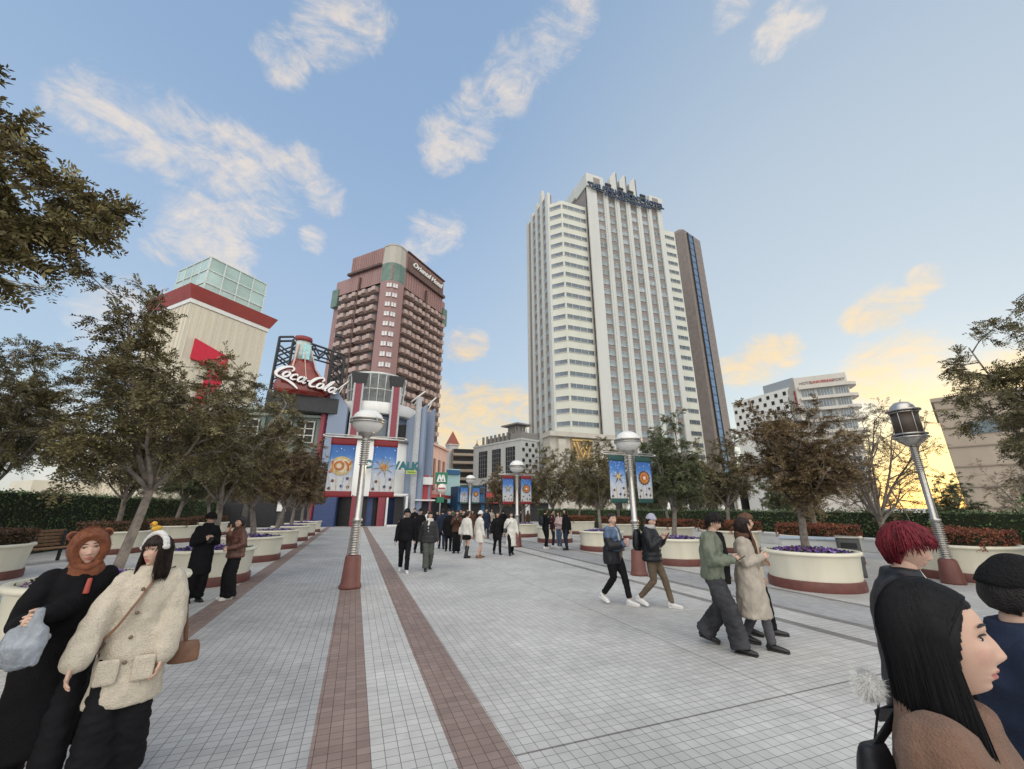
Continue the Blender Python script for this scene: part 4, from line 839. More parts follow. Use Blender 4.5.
MB().lathe(coil_prof(2.88, 3.62, 0.08, 0.11), 20, closed=False).build('upper_coil', M_steel, e)
MB().lathe([(0.09, 3.6), (0.16, 3.64), (0.30, 3.76), (0.33, 3.84)], 28, closed=False).build('bowl', M_steel, e)
MB().lathe([(0.30, 3.84), (0.30, 4.66)], 28).build('lantern', tint, e)
mb = MB()
for z, r in ((3.86, 0.40), (3.95, 0.40), (4.66, 0.40), (4.60, 0.34)): mb.lathe([(0.29, z - .02), (r, z - .02), (r, z + .02), (0.29, z + .02)], 32, closed=False)
for a in range(6): mb.tube([(0.31 * math.cos(a * 1.047), 0.31 * math.sin(a * 1.047), 3.9), (0.31 * math.cos(a * 1.047), 0.31 * math.sin(a * 1.047), 4.66)], 0.012, 6)
mb.build('band', M_steel, e)
MB().lathe([(0.30, 4.68), (0.27, 4.8), (0.17, 4.9), (0.001, 4.95)], 28, closed=False).build('dome', M_steel, e); e.scale = (0.92, 0.92, 0.92)

def banner_mat(name, border, h):
    m = bpy.data.materials.new(name); m.use_nodes = True; t = m.node_tree; n = t.nodes; L = t.links; b = n['Principled BSDF']; tcx = n.new('ShaderNodeTexCoord')
    sp = n.new('ShaderNodeSeparateXYZ'); L.new(tcx.outputs['Object'], sp.inputs[0])
    mr = n.new('ShaderNodeMapRange'); L.new(sp.outputs[2], mr.inputs[0]); mr.inputs[1].default_value = 0; mr.inputs[2].default_value = h
    no = n.new('ShaderNodeTexNoise'); no.inputs['Scale'].default_value = 5; no.inputs['Detail'].default_value = 6; L.new(tcx.outputs['Object'], no.inputs['Vector'])
    ad_ = n.new('ShaderNodeMath'); ad_.operation = 'MULTIPLY_ADD'; L.new(no.outputs['Fac'], ad_.inputs[0]); ad_.inputs[1].default_value = 0.16; L.new(mr.outputs[0], ad_.inputs[2])
    r = n.new('ShaderNodeValToRGB'); el = r.color_ramp.elements; el[0].position = 0.1; el[0].color = (0.55, 0.56, 0.58, 1); el[1].position = 1.0; el[1].color = (0.03, 0.11, 0.36, 1)
    for p, c in ((0.40, (0.50, 0.53, 0.58, 1)), (0.62, (0.26, 0.38, 0.60, 1)), (0.78, (0.06, 0.19, 0.50, 1))): x = el.new(p); x.color = c
    L.new(ad_.outputs[0], r.inputs[0])
    vo = n.new('ShaderNodeTexVoronoi'); vo.inputs['Scale'].default_value = 13; L.new(tcx.outputs['Object'], vo.inputs['Vector'])
    lt = n.new('ShaderNodeMath'); lt.operation = 'LESS_THAN'; L.new(vo.outputs['Distance'], lt.inputs[0]); lt.inputs[1].default_value = 0.16
    mx = n.new('ShaderNodeMix'); mx.data_type = 'RGBA'; L.new(lt.outputs[0], mx.inputs[0]); L.new(r.outputs[0], mx.inputs[6]); mx.inputs[7].default_value = (0.7, 0.75, 0.82, 1)
    L.new(mx.outputs[2], b.inputs['Base Color']); b.inputs['Roughness'].default_value = 0.6
    return m
BH = 1.36; BW = 0.58
bprint = banner_mat('banner_print', None, BH); bmar = mat('banner_maroon', (0.22, 0.022, 0.028), 0.6); bgrn = mat('banner_green', (0.025, 0.075, 0.07), 0.6)
ginger = mat('ginger_print', (0.48, 0.20, 0.05), 0.5, var=0.3, scale=20); goldp = mat('gold_print', (0.52, 0.40, 0.20), 0.5, var=0.35, scale=25); brownp = mat('print_brown', (0.12, 0.06, 0.045), 0.6); navp = mat('print_navy', (0.05, 0.06, 0.14), 0.6); redp = mat('print_red', (0.42, 0.05, 0.03), 0.5); creamp = mat('print_cream', (0.66, 0.58, 0.42), 0.5)
def cloth(w, z0, z1, seed, nx=8, nz=14, th=0.008):
    """a slightly billowing cloth with thickness, front at -y"""
    wave = lambda x, z: 0.035 * math.sin(3.0 * x + 2.1 * z + seed) * (BH - z) / BH + 0.02 * math.cos(5 * x - seed)
    vs = []
    for s in (0, th):
        for j in range(nz + 1):
            for i in range(nx + 1): x = -w / 2 + w * i / nx; z = z0 + (z1 - z0) * j / nz; vs.append((x, wave(x, z) + s, z))
    k = nx + 1; o = k * (nz + 1); fs = []
    for j in range(nz):
        for i in range(nx): a = j * k + i; fs += [(a, a + 1, a + k + 1, a + k), (o + a, o + a + k, o + a + k + 1, o + a + 1)]
    for j in range(nz): a = j * k; fs += [(a, a + k, o + a + k, o + a), (a + nx, o + a + nx, o + a + nx + k, a + nx + k)]
    for i in range(nx): a = i; fs += [(a, o + a, o + a + 1, a + 1)]; a = nz * k + i; fs += [(a, a + 1, o + a + 1, o + a)]
    return MB().add(vs, fs, 0, True), wave
def banner(loc, kind, border, label, s=1.0, seed=0.0):
    mb, wave = cloth(BW, 0, BH, seed)
    e = mb.build('lamp_banner', bprint, None, loc); e.scale = (s, s, s); tag(e, label, 'banner', 'seasonal banners on the lamp posts')
    for nm, z0, z1 in (('top_band', BH - 0.15, BH + 0.02), ('bottom_band', -0.04, 0.1)):
        mb, _ = cloth(BW + 0.02, z0, z1, seed, nz=3, th=0.02); o = mb.build(nm, border, e); o.location = (0, -0.006, 0)
    def flat(nm, pts, m, dy, cx=0, cz=0):
        n = len(pts); y = wave(cx, cz)
        mb = MB().add([(cx + x, y - dy + wave(cx + x, cz + z) - wave(cx, cz), cz + z) for x, z in pts] + [(cx + x, y - dy + 0.004 + wave(cx + x, cz + z) - wave(cx, cz), cz + z) for x, z in pts], [tuple(range(n)), tuple(range(2 * n - 1, n - 1, -1))] + [(i, n + i, n + (i + 1) % n, (i + 1) % n) for i in range(n)])
        return mb.build(nm, m, e)
    circ = lambda r, n=24, sx=1.0: [(r * sx * math.cos(2 * math.pi * i / n), r * math.sin(2 * math.pi * i / n)) for i in range(n)]
    star = lambda r, q, n, ph=0: [((r if i % 2 == 0 else q) * math.cos(math.pi * i / n + ph), (r if i % 2 == 0 else q) * math.sin(math.pi * i / n + ph)) for i in range(2 * n)]
    for i, (x, z) in enumerate(((-0.16, 0.34), (0.17, 0.40), (-0.22, 0.16), (0.05, 0.22), (0.2, 0.20))):
        flat('printed_berry', star(0.045, 0.03, 5, i), navp if i % 2 else brownp, 0.012, x, z)
    for i in range(4): flat('printed_streak', [(-0.01, -0.16), (0.012, -0.16), (0.004 + 0.05 * (i - 1.5), 0.16), (-0.014 + 0.05 * (i - 1.5), 0.16)], goldp if i % 2 else mat('print_grey', (0.40, 0.41, 0.43), 0.6), 0.010, -0.18 + 0.12 * i, 0.28)
    if kind == 'joy':
        flat('printed_bauble', circ(0.23, 28, 1.08), goldp, 0.012, 0, 0.70); flat('printed_bauble_face', circ(0.17, 28, 1.2), creamp, 0.016, 0, 0.70)
        me = text_mesh('JOY', 0.29, 0.003, bold=0.012); me.transform(upright((0, wave(0, 0.68) - 0.026, 0.69)))
        link('lettering', me, redp, e); me = text_mesh('JOY', 0.27, 0.003, bold=0.003); me.transform(upright((0, wave(0, 0.68) - 0.032, 0.69))); link('lettering_fill', me, ginger, e)
    elif kind == 'star':
        flat('printed_star', star(0.27, 0.06, 8, 0.2), brownp, 0.012, 0, 0.70); flat('printed_star_face', star(0.21, 0.05, 8, 0.2), goldp, 0.016, 0, 0.70); flat('printed_star_heart', star(0.10, 0.05, 6), ginger, 0.02, 0, 0.70)
    elif kind == 'wreath':
        flat('printed_wreath', star(0.23, 0.2, 14), brownp, 0.012, 0, 0.72); flat('printed_ring', circ(0.17), ginger, 0.016, 0, 0.72); flat('printed_heart', circ(0.10), redp, 0.02, 0, 0.72); flat('printed_centre', circ(0.06), creamp, 0.024, 0, 0.72)
    else:
        flat('printed_branch', star(0.24, 0.04, 5, 0.4), brownp, 0.012, 0, 0.72); flat('printed_branch_face', star(0.14, 0.05, 5, 0.9), goldp, 0.016, 0, 0.74)
    return e
banner((-0.42, 10.76, 2.04), 'joy', bmar, 'blue and white banner reading JOY with maroon borders'); banner((0.58, 10.76, 2.04), 'star', bmar, 'maroon bordered banner with a golden star beside the JOY banner', seed=1.3)
banner((7.0, 9.95, 1.92), 'branch', bgrn, 'green bordered banner with dark twig print on the knit hat side lamp', 0.945, 2.1); banner((7.93, 9.95, 1.92), 'wreath', bgrn, 'green bordered banner with an orange wreath print', 0.945, 0.7)
banner((6.87, 18.8, 1.96), 'branch', bmar, 'maroon bordered twig banner above the woman in the cream coat', 0.96, 0.4); banner((7.81, 18.8, 1.96), 'wreath', bmar, 'maroon bordered banner with an orange wreath above the crowd', 0.96, 2.6)
banner((8.2, 32.9, 2.1), 'star', bgrn, 'small far banner with a star on the distant lamp', 1.04, 1.0); banner((9.2, 32.9, 2.1), 'wreath', bgrn, 'small far banner with a wreath on the distant lamp', 1.04, 0.2)

# ------------------------------------------------------------------ trees
bark = mat('bark', (0.25, 0.215, 0.185), 0.85, var=0.35, scale=7, bump=0.5, bscale=25)
leafA = mat('leaf_olive', (0.155, 0.132, 0.062), 0.55, var=0.5, scale=0.8, island=0.55); leafB = mat('leaf_rust', (0.165, 0.115, 0.058), 0.6, var=0.45, scale=0.8, island=0.5); leafC = mat('leaf_green', (0.105, 0.118, 0.055), 0.55, var=0.5, scale=0.8, island=0.5)
def tree_template(seed, H=5.5, RAD=2.0, trunk_h=1.5, r0=0.11, lean=0.0, limbs=7, per=(7, 6), sprays=4, lf=12, ls=0.031, leafm=leafA, spread=1.0, dens=1.0):
    r = random.Random(seed); g = np.random.default_rng(seed); wood = MB(); tips = []
    def path(p, d, L_, ra, rb, n, wob, lift):
        pts = [p.copy()]; d = d.copy()
        for i in range(n):
            d = (d + Vector((r.gauss(0, wob), r.gauss(0, wob), r.gauss(0, wob) + lift))).normalized(); pts.append(pts[-1] + d * (L_ / n))
        return pts, d
    tp, td = path(Vector((0, 0, -0.1)), Vector((lean, 0.03, 1)).normalized(), trunk_h + 0.1, r0, r0 * 0.7, 5, 0.05, 0.05)
    wood.tube(tp, [r0 * 1.35] + [r0 * (1 - 0.06 * i) for i in range(5)], 10, caps=False)
    top = tp[-1]
    for k in range(limbs):
        az = 2 * math.pi * (k + r.uniform(-0.3, 0.3)) / limbs; el = R(r.uniform(35, 78)) if k else R(88); reach = RAD * r.uniform(0.75, 1.1)
        d = Vector((math.cos(az) * math.cos(el) * spread, math.sin(az) * math.cos(el) * spread, math.sin(el))).normalized()
        L_ = min((H - trunk_h) / max(math.sin(el), 0.3), reach / max(math.cos(el), 0.12)) * r.uniform(0.82, 1.0)
        st = top - td * r.uniform(0, 0.35) * trunk_h * 0.6; rb = r0 * r.uniform(0.42, 0.62)
        pts, de = path(st, d, L_, rb, 0.02, 7, 0.10, 0.03); wood.tube(pts, [rb * (1 - 0.11 * i) for i in range(8)], 7, caps=False)
        for j in range(per[0]):
            t = 0.25 + 0.75 * (j + r.random()) / per[0]; i0 = min(int(t * 7), 6); b = pts[i0].lerp(pts[i0 + 1], t * 7 - i0)
            ax = Vector((r.gauss(0, 1), r.gauss(0, 1), r.gauss(0, 0.6))); d2 = ((pts[i0 + 1] - pts[i0]).normalized() * 0.55 + ax.normalized() * 0.8).normalized(); L2 = L_ * r.uniform(0.26, 0.44) * (1.15 - 0.5 * t)
            r2 = rb * (1 - 0.75 * t) * 0.6 + 0.006; p2, d2e = path(b, d2, L2, r2, 0.005, 4, 0.14, 0.02); wood.tube(p2, [r2 * (1 - 0.18 * i) for i in range(5)], 5, caps=False)
            for q in range(per[1]):
                t2 = 0.2 + 0.8 * (q + r.random()) / per[1]; i1 = min(int(t2 * 4), 3); c = p2[i1].lerp(p2[i1 + 1], t2 * 4 - i1)
                d3 = (d2e * 0.5 + Vector((r.gauss(0, 0.8), r.gauss(0, 0.8), r.gauss(-0.05, 0.5)))).normalized(); L3 = r.uniform(0.22, 0.5) * (RAD / 2.0)
                p3, d3e = path(c, d3, L3, 0.006, 0.003, 3, 0.15, -0.04); wood.tube(p3, [0.007, 0.006, 0.004, 0.003], 3, caps=False)
                for s in range(sprays):
                    if r.random() > dens: continue
                    f = r.uniform(0.15, 1.0) * 3; i2 = min(int(f), 2); tips.append((p3[i2].lerp(p3[i2 + 1], f - i2), (d3e + Vector((r.gauss(0, 0.7), r.gauss(0, 0.7), r.gauss(-0.15, 0.35)))).normalized()))
    n = len(tips); P0 = np.array([t[0] for t in tips]); D = np.array([t[1] for t in tips])
    side = np.cross(D, np.array([0, 0, 1.0]) + g.normal(0, 0.45, (n, 3))); side /= np.linalg.norm(side, axis=1)[:, None]; nor = np.cross(side, D)
    V = []
    for k in range(lf):
        a = (k // 2 + 0.5) / (lf / 2); s = 1 if k % 2 else -1; base_ = P0 + D * (a * 0.27) - nor * 0.0 - np.array([0, 0, 0.05]) * a * a
        ld = D * 0.55 + side * (s * 0.85) + nor * g.normal(0, 0.25, (n, 1)); ld /= np.linalg.norm(ld, axis=1)[:, None]; wd = np.cross(ld, nor + g.normal(0, 0.3, (n, 3))); wd /= np.linalg.norm(wd, axis=1)[:, None]
        L_ = ls * g.uniform(0.75, 1.3, (n, 1)) * 2; W_ = L_ * 0.22
        V.append(np.stack([base_, base_ + ld * L_ * 0.45 + wd * W_, base_ + ld * L_, base_ + ld * L_ * 0.45 - wd * W_], 1))
    V = np.concatenate(V, 0).reshape(-1, 3); m = len(V) // 4
    me = bpy.data.meshes.new('crown'); me.from_pydata(V.tolist(), [], np.arange(4 * m).reshape(-1, 4).tolist()); me.materials.append(leafm)
    wm = wood.mesh('trunk'); wm.materials.append(bark)
    return wm, me, m
TT = [tree_template(11, limbs=8, per=(8, 7), sprays=10, lf=14, leafm=leafA, ls=0.033), tree_template(12, H=5.0, RAD=1.9, limbs=8, per=(8, 7), sprays=10, lf=14, leafm=leafB, ls=0.037), tree_template(13, H=5.2, RAD=1.9, limbs=8, per=(8, 7), sprays=10, lf=14, leafm=leafC, ls=0.037),
      tree_template(14, H=5.5, RAD=2.2, limbs=8, per=(8, 7), sprays=5, lf=12, leafm=leafB, dens=0.65), tree_template(15, H=5.8, RAD=2.0, limbs=10, per=(11, 8), sprays=17, lf=14, leafm=leafA, r0=0.09, ls=0.036),
      tree_template(16, H=5.6, RAD=2.0, trunk_h=1.6, r0=0.085, limbs=8, per=(8, 7), sprays=9, lf=14, leafm=leafA, lean=0.16, dens=0.95, ls=0.033),
      tree_template(17, H=5.1, RAD=1.9, trunk_h=1.5, limbs=9, per=(8, 7), sprays=9, lf=14, leafm=leafB, ls=0.035)]
def tree(x, y, z, k, s, rz, label, grp='young trees in the round planters', sz=None):
    e = empty('plaza_tree', (x, y, z), R(rz), label, 'tree', grp); e.scale = (s, s, sz or s)
    link('trunk', TT[k][0], None, e); link('crown', TT[k][1], None, e); return e
tree(-6.7, 5.7, 0.5, 4, 1.24, 200, 'big dense tree reaching out of the picture above the woman in the bear hood', sz=1.42)
tree(LX - 0.15, 8.6, 0.7, 5, 0.88, 20, 'forked grey trunk tree growing behind the white headband, before the cream tower')
tree(LX, 12.8, 0.7, 0, 0.82, 130, 'olive leaved tree behind the man in the long black coat')
tree(LX, 17.45, 0.7, 1, 0.9, 60, 'rust tinged tree right beyond the eating woman', sz=0.78)
tree(LX, 22.1, 0.7, 1, 0.92, 250, 'rusty round tree below the bottle billboard, fourth in its row', sz=0.8)
tree(LX, 26.75, 0.7, 1, 0.85, 310, 'rusty tree before the shop block, fifth in its row', sz=0.78)
tree(LX, 31.4, 0.7, 3, 0.85, 10, 'thin tree before the shop block, sixth in its row')
tree(LX, 36.0, 0.7, 1, 0.78, 90, 'last tree of the row, nearest the blue drum building')
tree(-9.2, 9.3, 0.7, 0, 1.42, 300, 'broad tree in the back planter at the picture edge, under the big overhanging crown', 'trees in the back planters'); tree(-9.2, 15.2, 0.7, 0, 1.0, 40, 'slender tree standing in the back planter beside the bench', 'trees in the back planters')
tree(-9.2, 22.3, 0.7, 0, 0.95, 140, 'tree in the back planter between the bear hood and the white headband', 'trees in the back planters'); tree(-9.2, 28.2, 0.7, 2, 1.0, 240, 'tree in the far back planter left of the man in the long black coat', 'trees in the back planters'); tree(-9.2, 34, 0.7, 1, 0.95, 30, 'tree in the last back planter before the cream tower door', 'trees in the back planters')
tree(RX, 1.9, 0.7, 0, 0.73, 0, 'tree at the picture edge beyond the dark hooded person')
tree(RX + 0.1, 7.3, 0.75, 6, 0.80, 75, 'brown crowned tree in the big pansy planter before the slab hotel', sz=0.71)
tree(RX, 11.7, 0.7, 2, 0.75, 200, 'green round crowned tree right of the green bordered banners')
tree(RX, 16.2, 0.7, 0, 0.73, 300, 'tree rising behind the woman in the denim jacket'); tree(RX, 20.8, 0.7, 0, 0.78, 45, 'olive tree above the huddled group in dark coats'); tree(RX, 25.4, 0.7, 1, 0.76, 110, 'rusty tree behind the maroon bordered banners'); tree(RX, 30.2, 0.7, 1, 0.72, 170, 'small autumn tree beyond the cream coat, last of its row')
for y, k, s, rz, lb in ((3.8, 0, 1.0, 250, 'airy olive tree hanging into the picture before the tan building'), (10.2, 3, 0.8, 20, 'sparse tree in the back planter near the litter bin'), (13.9, 0, 0.75, 220, 'tree in the red hedge planter behind the trench coat'), (17.6, 2, 0.8, 330, 'tree in the back planter behind the pale knit hat'), (22.0, 0, 0.8, 80, 'tree in the back planter behind the lamp with green banners'), (27.0, 1, 0.8, 190, 'tree in the back planter behind the huddled group')):
    tree(15.3, y, 0.7, k, s, rz, lb, 'trees in the red hedge planters')
for x, y, k, s, rz, lb in ((17.9, 9.6, 3, 0.98, 130, 'sparse leggy tree between the slab hotel and the smoked lantern'), (30, 12.5, 2, 0.62, 0, 'low dark tree beyond the hedge beside the tan building'), (36, 20, 3, 0.95, 60, 'thin far tree beyond the hedge under the slab hotel'), (33, 24.5, 2, 0.9, 120, 'green tree beyond the hedge next to the slab hotel foot'), (30, 30, 0, 0.95, 180, 'olive tree beyond the hedge before the granite slab'), (27, 34, 2, 0.9, 240, 'green tree beyond the hedge before the white podium'), (27, 42, 0, 0.95, 20, 'olive tree beyond the hedge before the gilded entrance'), (42, 14, 3, 0.9, 200, 'bare far tree against the sunset beyond the hedge')):
    tree(x, y, 0, k, s, rz, lb, 'trees beyond the low hedge')
o = hedge_mesh(3.6, 3.6, 1.9, 6000, 0.08, 9, 0.4, 0.25).build('round_bush', [hedge_core, hl_green], None, (31.5, 8.2, 0)); tag(o, 'dark bush behind the hedge before the tan building', 'bush')
# ------------------------------------------------------------------ people
def W(px, py, D):
    d = ray(px, py); t = D / math.hypot(d.x, d.y); return Vector((0, 0, EYE)) + d * t
skinM = mat('skin', (0.55, 0.36, 0.275), 0.5, var=0.06, scale=14, spec=0.35); lipM = mat('lips', (0.42, 0.15, 0.13), 0.4, var=0.1); lashM = mat('lash', (0.012, 0.01, 0.01), 0.6); eyeM = mat('eye_white', (0.42, 0.40, 0.38), 0.25); blushM = mat('blush_skin', (0.55, 0.33, 0.26), 0.5, var=0.06, scale=14, spec=0.35)
def cloth_mat(name, c, rough=0.85, bump=0.25, bscale=120, var=0.16, scale=6, sheen=0.0, spec=0.15): return mat(name, c, rough, var=var, scale=scale, bump=bump, bscale=bscale, sheen=sheen, spec=spec)
CB = cloth_mat('black_cloth', (0.010, 0.010, 0.012)); CBP = mat('black_nylon', (0.010, 0.011, 0.015), 0.5, var=0.2, scale=6, bump=0.15, bscale=30, spec=0.35); CN = cloth_mat('navy_cloth', (0.022, 0.030, 0.055)); CW_ = cloth_mat('white_cloth', (0.66, 0.64, 0.59)); CG = cloth_mat('charcoal_cloth', (0.045, 0.045, 0.048)); CBE = cloth_mat('beige_cloth', (0.46, 0.39, 0.30)); CBR = cloth_mat('brown_cloth', (0.085, 0.045, 0.03)); COL = cloth_mat('olive_cloth', (0.13, 0.10, 0.07)); JEAN = cloth_mat('washed_black_denim', (0.045, 0.046, 0.052), var=0.45, scale=3.5); GGR = cloth_mat('grey_green_cloth', (0.09, 0.095, 0.085)); LGT = cloth_mat('light_grey_cloth', (0.36, 0.36, 0.36)); DEN = cloth_mat('blue_denim', (0.085, 0.125, 0.20), var=0.35, scale=9)
SHW = mat('white_sneaker', (0.68, 0.67, 0.65), 0.5, var=0.06); SHB = mat('black_leather', (0.014, 0.013, 0.013), 0.35, var=0.2, spec=0.5); SHT = mat('tan_leather', (0.19, 0.10, 0.06), 0.5, var=0.25, scale=8, bump=0.2, bscale=60)
def hair_mat(name, c, var=0.5): return mat(name, c, 0.45, var=var, scale=45, bump=0.5, bscale=140, spec=0.28, streak=True)
HB = hair_mat('black_hair', (0.014, 0.012, 0.012)); HBR = hair_mat('dark_brown_hair', (0.022, 0.013, 0.010)); HR = hair_mat('red_hair', (0.15, 0.014, 0.024)); HAU = hair_mat('chestnut_hair', (0.11, 0.055, 0.03))
HW, HD, HH = 0.074, 0.094, 0.116
def sstep(a, b, x): t = np.clip((x - a) / (b - a), 0, 1); return t * t * (3 - 2 * t)
def head_shape(u):
    """unit directions (n,3), y forward -> points on a face-shaped head, centre at ear height"""
    x, y, z = u[:, 0] * HW, u[:, 1] * HD, u[:, 2] * HH
    low = sstep(0.0, -0.115, z); x = x * (1 - 0.34 * low); y = np.where(y > 0, y * (1 - 0.10 * low), y * (1 - 0.40 * low)); y = y - 0.012 * sstep(-0.02, -0.1, z) * (u[:, 1] < 0) * u[:, 1]
    f = sstep(0.15, 0.75, u[:, 1]); y = y - 0.006 * f * np.exp(-((z - 0.0) / 0.09) ** 2)
    g = lambda cx, cz, sx, sz: np.exp(-((np.abs(x) - cx) / sx) ** 2 - ((z - cz) / sz) ** 2) * f
    nose = np.exp(-(x / np.where(z < -0.005, 0.0125, 0.009)) ** 2) * np.interp(z, [-0.047, -0.038, -0.028, -0.01, 0.02, 0.035], [0, 0.010, 0.0195, 0.0105, 0.001, 0]) * f
    nose = nose + 0.006 * g(0.013, -0.032, 0.007, 0.008)
    y = y + nose - 0.009 * g(0.031, 0.012, 0.017, 0.011) + 0.004 * g(0.028, 0.032, 0.022, 0.008) + 0.004 * g(0.042, -0.02, 0.018, 0.02)
    y = y + 0.0090 * np.exp(-(x / 0.023) ** 2) * (np.exp(-((z + 0.056) / 0.0055) ** 2) + 1.05 * np.exp(-((z + 0.069) / 0.006) ** 2)) * f - 0.003 * np.exp(-(x / 0.022) ** 2 - ((z + 0.0625) / 0.002) ** 2) * f
    y = y - 0.0035 * np.exp(-(x / 0.02) ** 2 - ((z - 0.02) / 0.012) ** 2) * f + 0.004 * np.exp(-(x / 0.04) ** 2 - ((z - 0.06) / 0.03) ** 2) * f
    y = y + 0.013 * np.exp(-(x / 0.025) ** 2 - ((z + 0.098) / 0.018) ** 2) * f - 0.003 * np.exp(-(x / 0.02) ** 2 - ((z + 0.081) / 0.006) ** 2) * f
    return np.c_[x, y, z]
def sph(nu, nv):
    v = np.linspace(0, math.pi, nv + 1)[1:-1]; v = v - 0.10 * np.sin(2 * v) * 0; a = 2 * math.pi * np.arange(nu) / nu
    U = np.concatenate([[[0, 0, 1]], np.stack([np.outer(np.sin(v), np.sin(a)), np.outer(np.sin(v), np.cos(a)), np.outer(np.cos(v), np.ones(nu))], -1).reshape(-1, 3), [[0, 0, -1]]])
    n = nv - 1; fs = [(0, 1 + (j + 1) % nu, 1 + j) for j in range(nu)]
    for i in range(n - 1):
        for j in range(nu): a_, b_ = 1 + i * nu + j, 1 + i * nu + (j + 1) % nu; fs.append((a_, b_, b_ + nu, a_ + nu))
    e = 1 + n * nu; fs += [(1 + (n - 1) * nu + j, 1 + (n - 1) * nu + (j + 1) % nu, e) for j in range(nu)]
    return U, [f[::-1] for f in fs]
def add_head(mb, M, nu, nv, near):
    """face-shaped head with ears, brows, eyes; slots 0 skin 1 lips 2 lash 3 white 4 blush"""
    U, F = sph(nu, nv); V = head_shape(U); o = len(mb.v); mb.add([tuple(v) for v in V], F, 0, True, M)
    C = np.array([V[list(f)].mean(0) for f in F])
    for i, c in enumerate(C):
        k = len(mb.m) - len(F) + i
        if c[1] > 0.05:
            if abs(c[0]) < 0.023 and abs(c[2] + 0.0625) < 0.0125 * (1 - (c[0] / 0.026) ** 2): mb.m[k] = 1
            elif near and ((abs(c[0]) - 0.044) / 0.02) ** 2 + ((c[2] + 0.022) / 0.018) ** 2 < 1: mb.m[k] = 4
    for s in (-1, 1):
        mb.ball((s * (HW - 0.002), -0.008, -0.008), (0.010, 0.020, 0.031), 10, 8, 0, M); 
        yb = lambda x, z: float(head_shape(np.array([Vector((x / HW, 0.9, z / HH)).normalized()]))[0][1])
        if near: mb.ball((s * 0.031, yb(0.031 * s, 0.012) - 0.006, 0.011), (0.0120, 0.0080, 0.0038), 12, 8, 3, M); mb.ball((s * 0.031, yb(0.031 * s, 0.012) + 0.0005, 0.0112), (0.0066, 0.0040, 0.0042), 10, 6, 2, M)
        else: mb.ball((s * 0.031, yb(0.031 * s, 0.012) - 0.004, 0.010), (0.0125, 0.008, 0.0042), 8, 6, 2, M)
        for (z0, dz, r, x0, x1) in ((0.0365, 0.004, 0.0030, 0.014, 0.050), (0.0165, 0.0036, 0.0021, 0.016, 0.047)):
            pts = []
            for q in range(5): x = x0 + (x1 - x0) * q / 4; z = z0 + dz * math.sin(math.pi * (0.15 + 0.75 * q / 4)); pts.append((s * x, yb(s * x, z) + 0.0012, z - (0.004 * q / 4 if r < 0.002 else 0)))
            mb.tube(pts, [r * 0.8, r, r, r, r * 0.5], 6, 2, M)
def shell(t_fn, nu=48, nv=30, wob=0.004, seed=0, fr=14.0):
    """hair or hat: the head pushed outwards by t_fn(direction); hidden under the skin where t is negative"""
    U, F = sph(nu, nv); V = head_shape(U); t = t_fn(U); az = np.arctan2(U[:, 0], U[:, 1])
    w = np.array([mnoise.noise(Vector((math.cos(a) * fr, math.sin(a) * fr, z * 2.0 + seed))) for a, z in zip(az, U[:, 2])])
    return V + U * (t + np.where(t > 0, w * wob, 0))[:, None], F
def hair_t(fringe=0.42, side=0.1, th=0.016, nape=-0.55):
    def fn(u):
        front = sstep(0.05, 0.5, u[:, 1]); line = fringe * front + (1 - front) * np.where(u[:, 1] > -0.25, side - 0.9 * sstep(0.1, -0.25, u[:, 1]) * 0.7, nape)
        return -0.012 + (th + 0.012) * sstep(line - 0.10, line + 0.06, u[:, 2])
    return fn
def curtain(mb, a0, a1, z0, z1, r0=(0.088, 0.104), r1=(0.10, 0.11), th=0.03, M=None, na=40, nz=14, seed=0, mi=0, ragged=0.02, tuck=0.0, fwd=0.0):
    """hair hanging round the head from angle a0 to a1 (0 = face, through the back), strand-like relief"""
    vs = []; fs = []; k = na + 1
    for s in (0, 1):
        for i in range(nz + 1):
            q = i / nz
            for j in range(k):
                a = R(a0 + (a1 - a0) * j / na); w = mnoise.noise(Vector((j * 0.45, q * 1.2, seed))); zz = z0 + (z1 + ragged * mnoise.noise(Vector((j * 0.9, 3.3, seed))) - z0) * q
                rx = r0[0] + (r1[0] - r0[0]) * q + w * 0.006 - tuck * q * q; ry = r0[1] + (r1[1] - r0[1]) * q + w * 0.006 - tuck * q * q
                taper = th * (1 - 0.5 * q) * (0.35 + 0.65 * math.sin(math.pi * min(max(j / na, 0.04), 0.96))); rx -= s * taper; ry -= s * taper
                vs.append((math.sin(a) * rx, math.cos(a) * ry + fwd * q, zz))
    o = k * (nz + 1)
    for i in range(nz):
        for j in range(na): a = i * k + j; fs += [(a, a + k, a + k + 1, a + 1), (o + a, o + a + 1, o + a + k + 1, o + a + k)]
        a = i * k; fs += [(a, o + a, o + a + k, a + k), (a + na, a + na + k, o + a + na + k, o + a + na)]
    for j in range(na): fs += [(j, j + 1, o + j + 1, o + j)]; a = nz * k + j; fs += [(a, o + a, o + a + 1, a + 1)]
    mb.add(vs, fs, mi, True, M)
